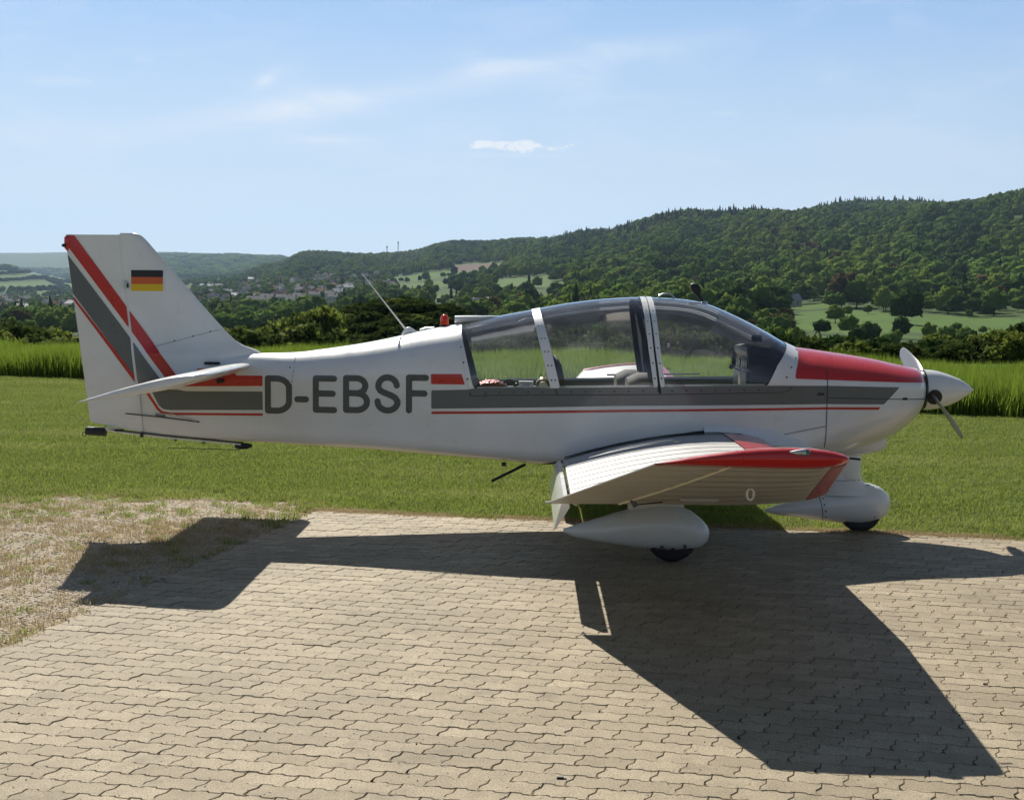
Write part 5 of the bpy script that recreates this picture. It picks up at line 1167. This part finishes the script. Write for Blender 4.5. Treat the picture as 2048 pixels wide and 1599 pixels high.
# ------------------------------------------------------------------ houses
ROOFD = pbr('slate_roof', (.15, .15, .16), .85, var=.3, vscale=.6, spec=.08); ROOFR = pbr('clay_roof', (.16, .085, .062), .85, var=.3, vscale=.6, spec=.08); ROOFM = pbr('metal_roof', (.34, .34, .34), .6, metal=.1, var=.1, spec=.3)
WALLW = pbr('render_white', (.50, .48, .44), .85, var=.1, vscale=.3); WALLY = pbr('render_cream', (.48, .42, .32), .85, var=.1, vscale=.3); PANE = pbr('window_pane', (.03, .035, .045), .1, spec=1.)
def house_meshes(w, d, h, rh, roof, wall, nw):
    V = [(-w/2, -d/2, -3), (w/2, -d/2, -3), (w/2, d/2, -3), (-w/2, d/2, -3), (-w/2, -d/2, h), (w/2, -d/2, h), (w/2, d/2, h), (-w/2, d/2, h), (-w/2, 0, h+rh), (w/2, 0, h+rh)]
    wl = mesh_data('wall', V, [(0, 1, 5, 4), (1, 2, 6, 9, 5), (2, 3, 7, 6), (3, 0, 4, 8, 7)], wall, False)
    o_ = .45; t_ = .18; rV = []; sl = rh/(d/2)
    for sy in (-1, 1):
        for x in (-w/2-o_, w/2+o_):
            for (yy, zz) in ((0, h+rh+.02), (sy*(d/2+o_), h-sl*o_+.02)): rV += [(x, yy, zz), (x, yy, zz+t_)]
    rF = []
    for k in (0, 8): rF += [(k, k+2, k+6, k+4), (k+1, k+5, k+7, k+3), (k, k+4, k+5, k+1), (k+2, k+3, k+7, k+6), (k, k+1, k+3, k+2), (k+4, k+6, k+7, k+5)]
    rf = mesh_data('roof', rV, rF, roof, False)
    wn = []
    for i in range(nw):
        x = -w/2+w*(i+.5)/nw; wn.append((x, h*.28)); wn.append((x, h*.75))
    return wl, rf, wn, (w, d, h, rh)
WMESH = None
def mk_window():
    global WMESH
    V = [(-.5, -.04, -.6), (.5, -.04, -.6), (.5, -.04, .6), (-.5, -.04, .6), (-.42, -.05, -.52), (.42, -.05, -.52), (.42, -.05, .52), (-.42, -.05, .52)]
    WMESH = mesh_data('window', V, [(0, 1, 5, 4), (1, 2, 6, 5), (2, 3, 7, 6), (3, 0, 4, 7), (4, 5, 6, 7)], [CARD, PANE], False, [0, 0, 0, 0, 1])
mk_window(); CH = bmesh.new(); box_bm(CH, (0, 0, .3), (.7, .7, 1.6)); CHM = bpy.data.meshes.new('chimney'); CH.to_mesh(CHM); CH.free(); CHM.materials.append(ROOFR)
HM = {}
def house(px, D, w, d, h, rh, roof, wall, rz, lab, grp, name='house', wins=True, dz=0.):
    key = (w, d, h, rh, roof.name, wall.name)
    if key not in HM: HM[key] = house_meshes(w, d, h, rh, roof, wall, max(2, int(w/3.2)))
    wl, rf, wn, _ = HM[key]; p = pos(np.float64(px), np.float64(D)); t = empty(name, (p[0], p[1], p[2]+dz), rz)
    a = link(bpy.data.objects.new('wall', wl), t); b = link(bpy.data.objects.new('roof', rf), t); c = link(bpy.data.objects.new('chimney', CHM), b); c.location = (w*.22, 0, h+rh-.2)
    if wins:
        for x, z in wn:
            q = link(bpy.data.objects.new('window', WMESH), t); q.location = (x, -d/2, z)
    tag(t, lab, 'house', grp)
# long terraces in the valley, left to right
for (x0, x1, y_, hh) in ((493, 545, 617, 0), (520, 548, 608, 0), (552, 583, 610, 0), (586, 612, 611, 0), (618, 640, 606, 0), (650, 672, 604, 0), (572, 600, 622, 0), (655, 676, 613, 0)):
    px = (x0+x1)/2; Ds = np.linspace(900, 2300, 200); D = float(Ds[np.argmin(np.abs(ground_y(np.full(200, px), Ds)-(y_+6)))]); w = (x1-x0)/FPX*D
    n_ = max(1, int(round(w/16)))
    for k in range(n_):
        q = x0+(x1-x0)*(k+.5)/n_
        house(q, D, round(w/n_-.6, 0), 10., 6.5, 2.6, ROOFD, WALLW, .0, 'long grey-roofed terrace house in a row in the valley town', 'terraces in the valley town', 'terrace_house', wins=True, dz=3.2)
ng = 0
while ng < 150:
    q = rng.random(); px = (350+rng.random()*440) if q < .74 else (-60+rng.random()*210); D = 1250+rng.random()**1.3*1350
    if field_at(np.float64(px), np.float64(D)) > 0: continue
    y_ = ground_y(px, D)
    if y_ > 648: continue
    rr = rng.random(); rf = ROOFR if rr < .28 else ROOFD if rr < .86 else ROOFM
    sz = [(9., 8., 5.2, 3.2), (12., 9., 5.6, 3.4), (10., 9., 6.4, 3.0)][rng.integers(3)]
    side = 'behind the fin' if px > 150 else 'left of the fin'
    nm = {'clay_roof': 'red-roofed', 'slate_roof': 'grey-roofed', 'metal_roof': 'bright-roofed'}[rf.name]
    house(px, D, *sz, rf, WALLW if rng.random() < .6 else WALLY, rng.choice([0., .5, 1.2, -.6]), f'small {nm} house among trees in the valley town {side}', f'{nm} houses in the valley town {side}', wins=D < 1200, dz=2.4+rng.random()*3); ng += 1
SM1, SM2 = (7., 6., 3.6, 3.4), (9., 6.5, 2.8, 2.2)
for (px, sz, rf, wl, rz, lab) in ((938, (8., 7., 3., 2.2), ROOFM, WALLW, .2, 'pale-roofed house above the air scoop, leftmost of the three there'), (962, SM2, ROOFD, WALLW, -.1, 'grey-roofed house, middle one of three above the rear window'), (985, SM2, ROOFM, WALLY, .1, 'pale-roofed house, rightmost of three above the rear window'),
    (1080, SM1, ROOFR, WALLW, 1.45, 'gabled white house with red roof just above the canopy'), (1097, SM1, ROOFR, WALLY, 1.5, 'gabled cream house, middle of three just above the canopy'), (1113, SM1, ROOFD, WALLW, 1.4, 'gabled house with dark roof, rightmost of three above the canopy'),
    (1488, (8., 6.5, 4., 3.6), ROOFR, WALLW, 1.45, 'white gabled house with dark red roof right of the camera pod'), (1514, (11., 7.5, 3., 2.), ROOFM, WALLW, .15, 'low white house with pale flat-pitched roof above the windscreen'), (1578, (9., 7., 2.6, 3.2), ROOFM, WALLW, .35, 'small house with steep pale roof on the meadow edge'),
    (1463, (8., 7., 3.6, 3.), ROOFR, WALLY, .4, 'red-brown-roofed house among trees above the windscreen'), (1440, (7., 6., 3.4, 2.8), ROOFD, WALLW, .9, 'grey-roofed house among trees beside the camera pod')):
    house(px, HOMES[px], *sz, rf, wl, rz, lab, None, dz=.6)
# two thin masts on the ridge
for px, D, h_, lab in ((773, 3050, 40, 'thin lattice mast on the ridge, the left one'), (795, 3050, 52, 'taller thin mast on the ridge with a pale head, the right one')):
    p = pos(np.float64(px), np.float64(D)); m_ = empty('radio_mast', tuple(p)); tag(m_, lab, 'mast'); tube('pole', [(0, 0, -2), (0, 0, h_)], [1.1, .7], STEEL, m_, 6); box('aerial', (0, 0, h_-3), (3.2, 3.2, 3.5), CARD, m_)

# ------------------------------------------------------------------ litter on the paving
def ground_pt(px, py):
    M = camo.matrix_world; U, W = px-1024, py-799.5; d = M.to_3x3() @ Vector((U/FPX, -W/FPX, -1)); k = -HC/d.z; return Vector((d.x*k, d.y*k, 0))
p = ground_pt(1121, 1557); s_ = tube('cigarette_end', [(-.014, 0, .005), (.012, 0, .005)], .0045, BLACK, None, 8); s_.location = p; tube('filter', [(.012, 0, .005), (.022, .0, .005)], .0046, CARD, s_, 8)
tag(s_, 'burnt cigarette end lying on the pale paving near the front', 'cigarette end')
def leaf(px, py, s, lab, rz):
    V = [(-1, 0, .1), (-.3, .5, .5), (.5, .45, .3), (1, 0, .6), (.4, -.5, .2), (-.4, -.45, .05), (0, 0, .02)]; o = mesh('dead_leaf', [(x*s, y*s, z*s+.001) for x, y, z in V], [(i, (i+1) % 6, 6) for i in range(6)], pbr('dead_leaf', (.035, .028, .02), .9, var=.3, vscale=60), None, False)
    o.location = ground_pt(px, py); o.rotation_euler = (0, 0, rz); tag(o, lab, 'leaf')
leaf(1971, 1369, .016, 'curled dark leaf on the sunlit paving at the right', .4); leaf(2005, 1145, .016, 'dark leaf scrap on the paving below the nose shadow', 1.2)
leaf(1395, 1322, .010, 'pale scrap lying in the wing shadow', 2.)
grits = bmesh.new()
for i in range(260):
    px, py = rng.random()*2048, 1150+rng.random()*440; q = ground_pt(px, py); uu, vv = uv(q.x, q.y)
    if uu < .1 or vv > -.1: continue
    r = .0015+.003*rng.random()**3; bmesh.ops.create_icosphere(grits, subdivisions=1, radius=r, matrix=Matrix.Translation((q.x, q.y, r*.5)))
o = from_bm('grit', grits, pbr('grit', (.03, .026, .02), .9)); o['kind'] = 'stuff'

# ------------------------------------------------------------------ air
bm = bmesh.new(); R_ = 26000.; z0, z1 = -900., 1500.
bmesh.ops.create_cube(bm, size=1, matrix=Matrix.Translation((0, 0, (z0+z1)/2)) @ Matrix.Diagonal((2*R_, 2*R_, z1-z0, 1)))
m, t, out = newmat('thin_air_haze'); pv = t.node('ShaderNodeVolumePrincipled'); pv.inputs['Color'].default_value = (.55, .75, 1, 1); pv.inputs['Density'].default_value = HAZE; pv.inputs['Anisotropy'].default_value = .15
t.l.new(pv.outputs[0], out.inputs['Volume']); hz_ = from_bm('haze', bm, m); hz_['kind'] = 'stuff'
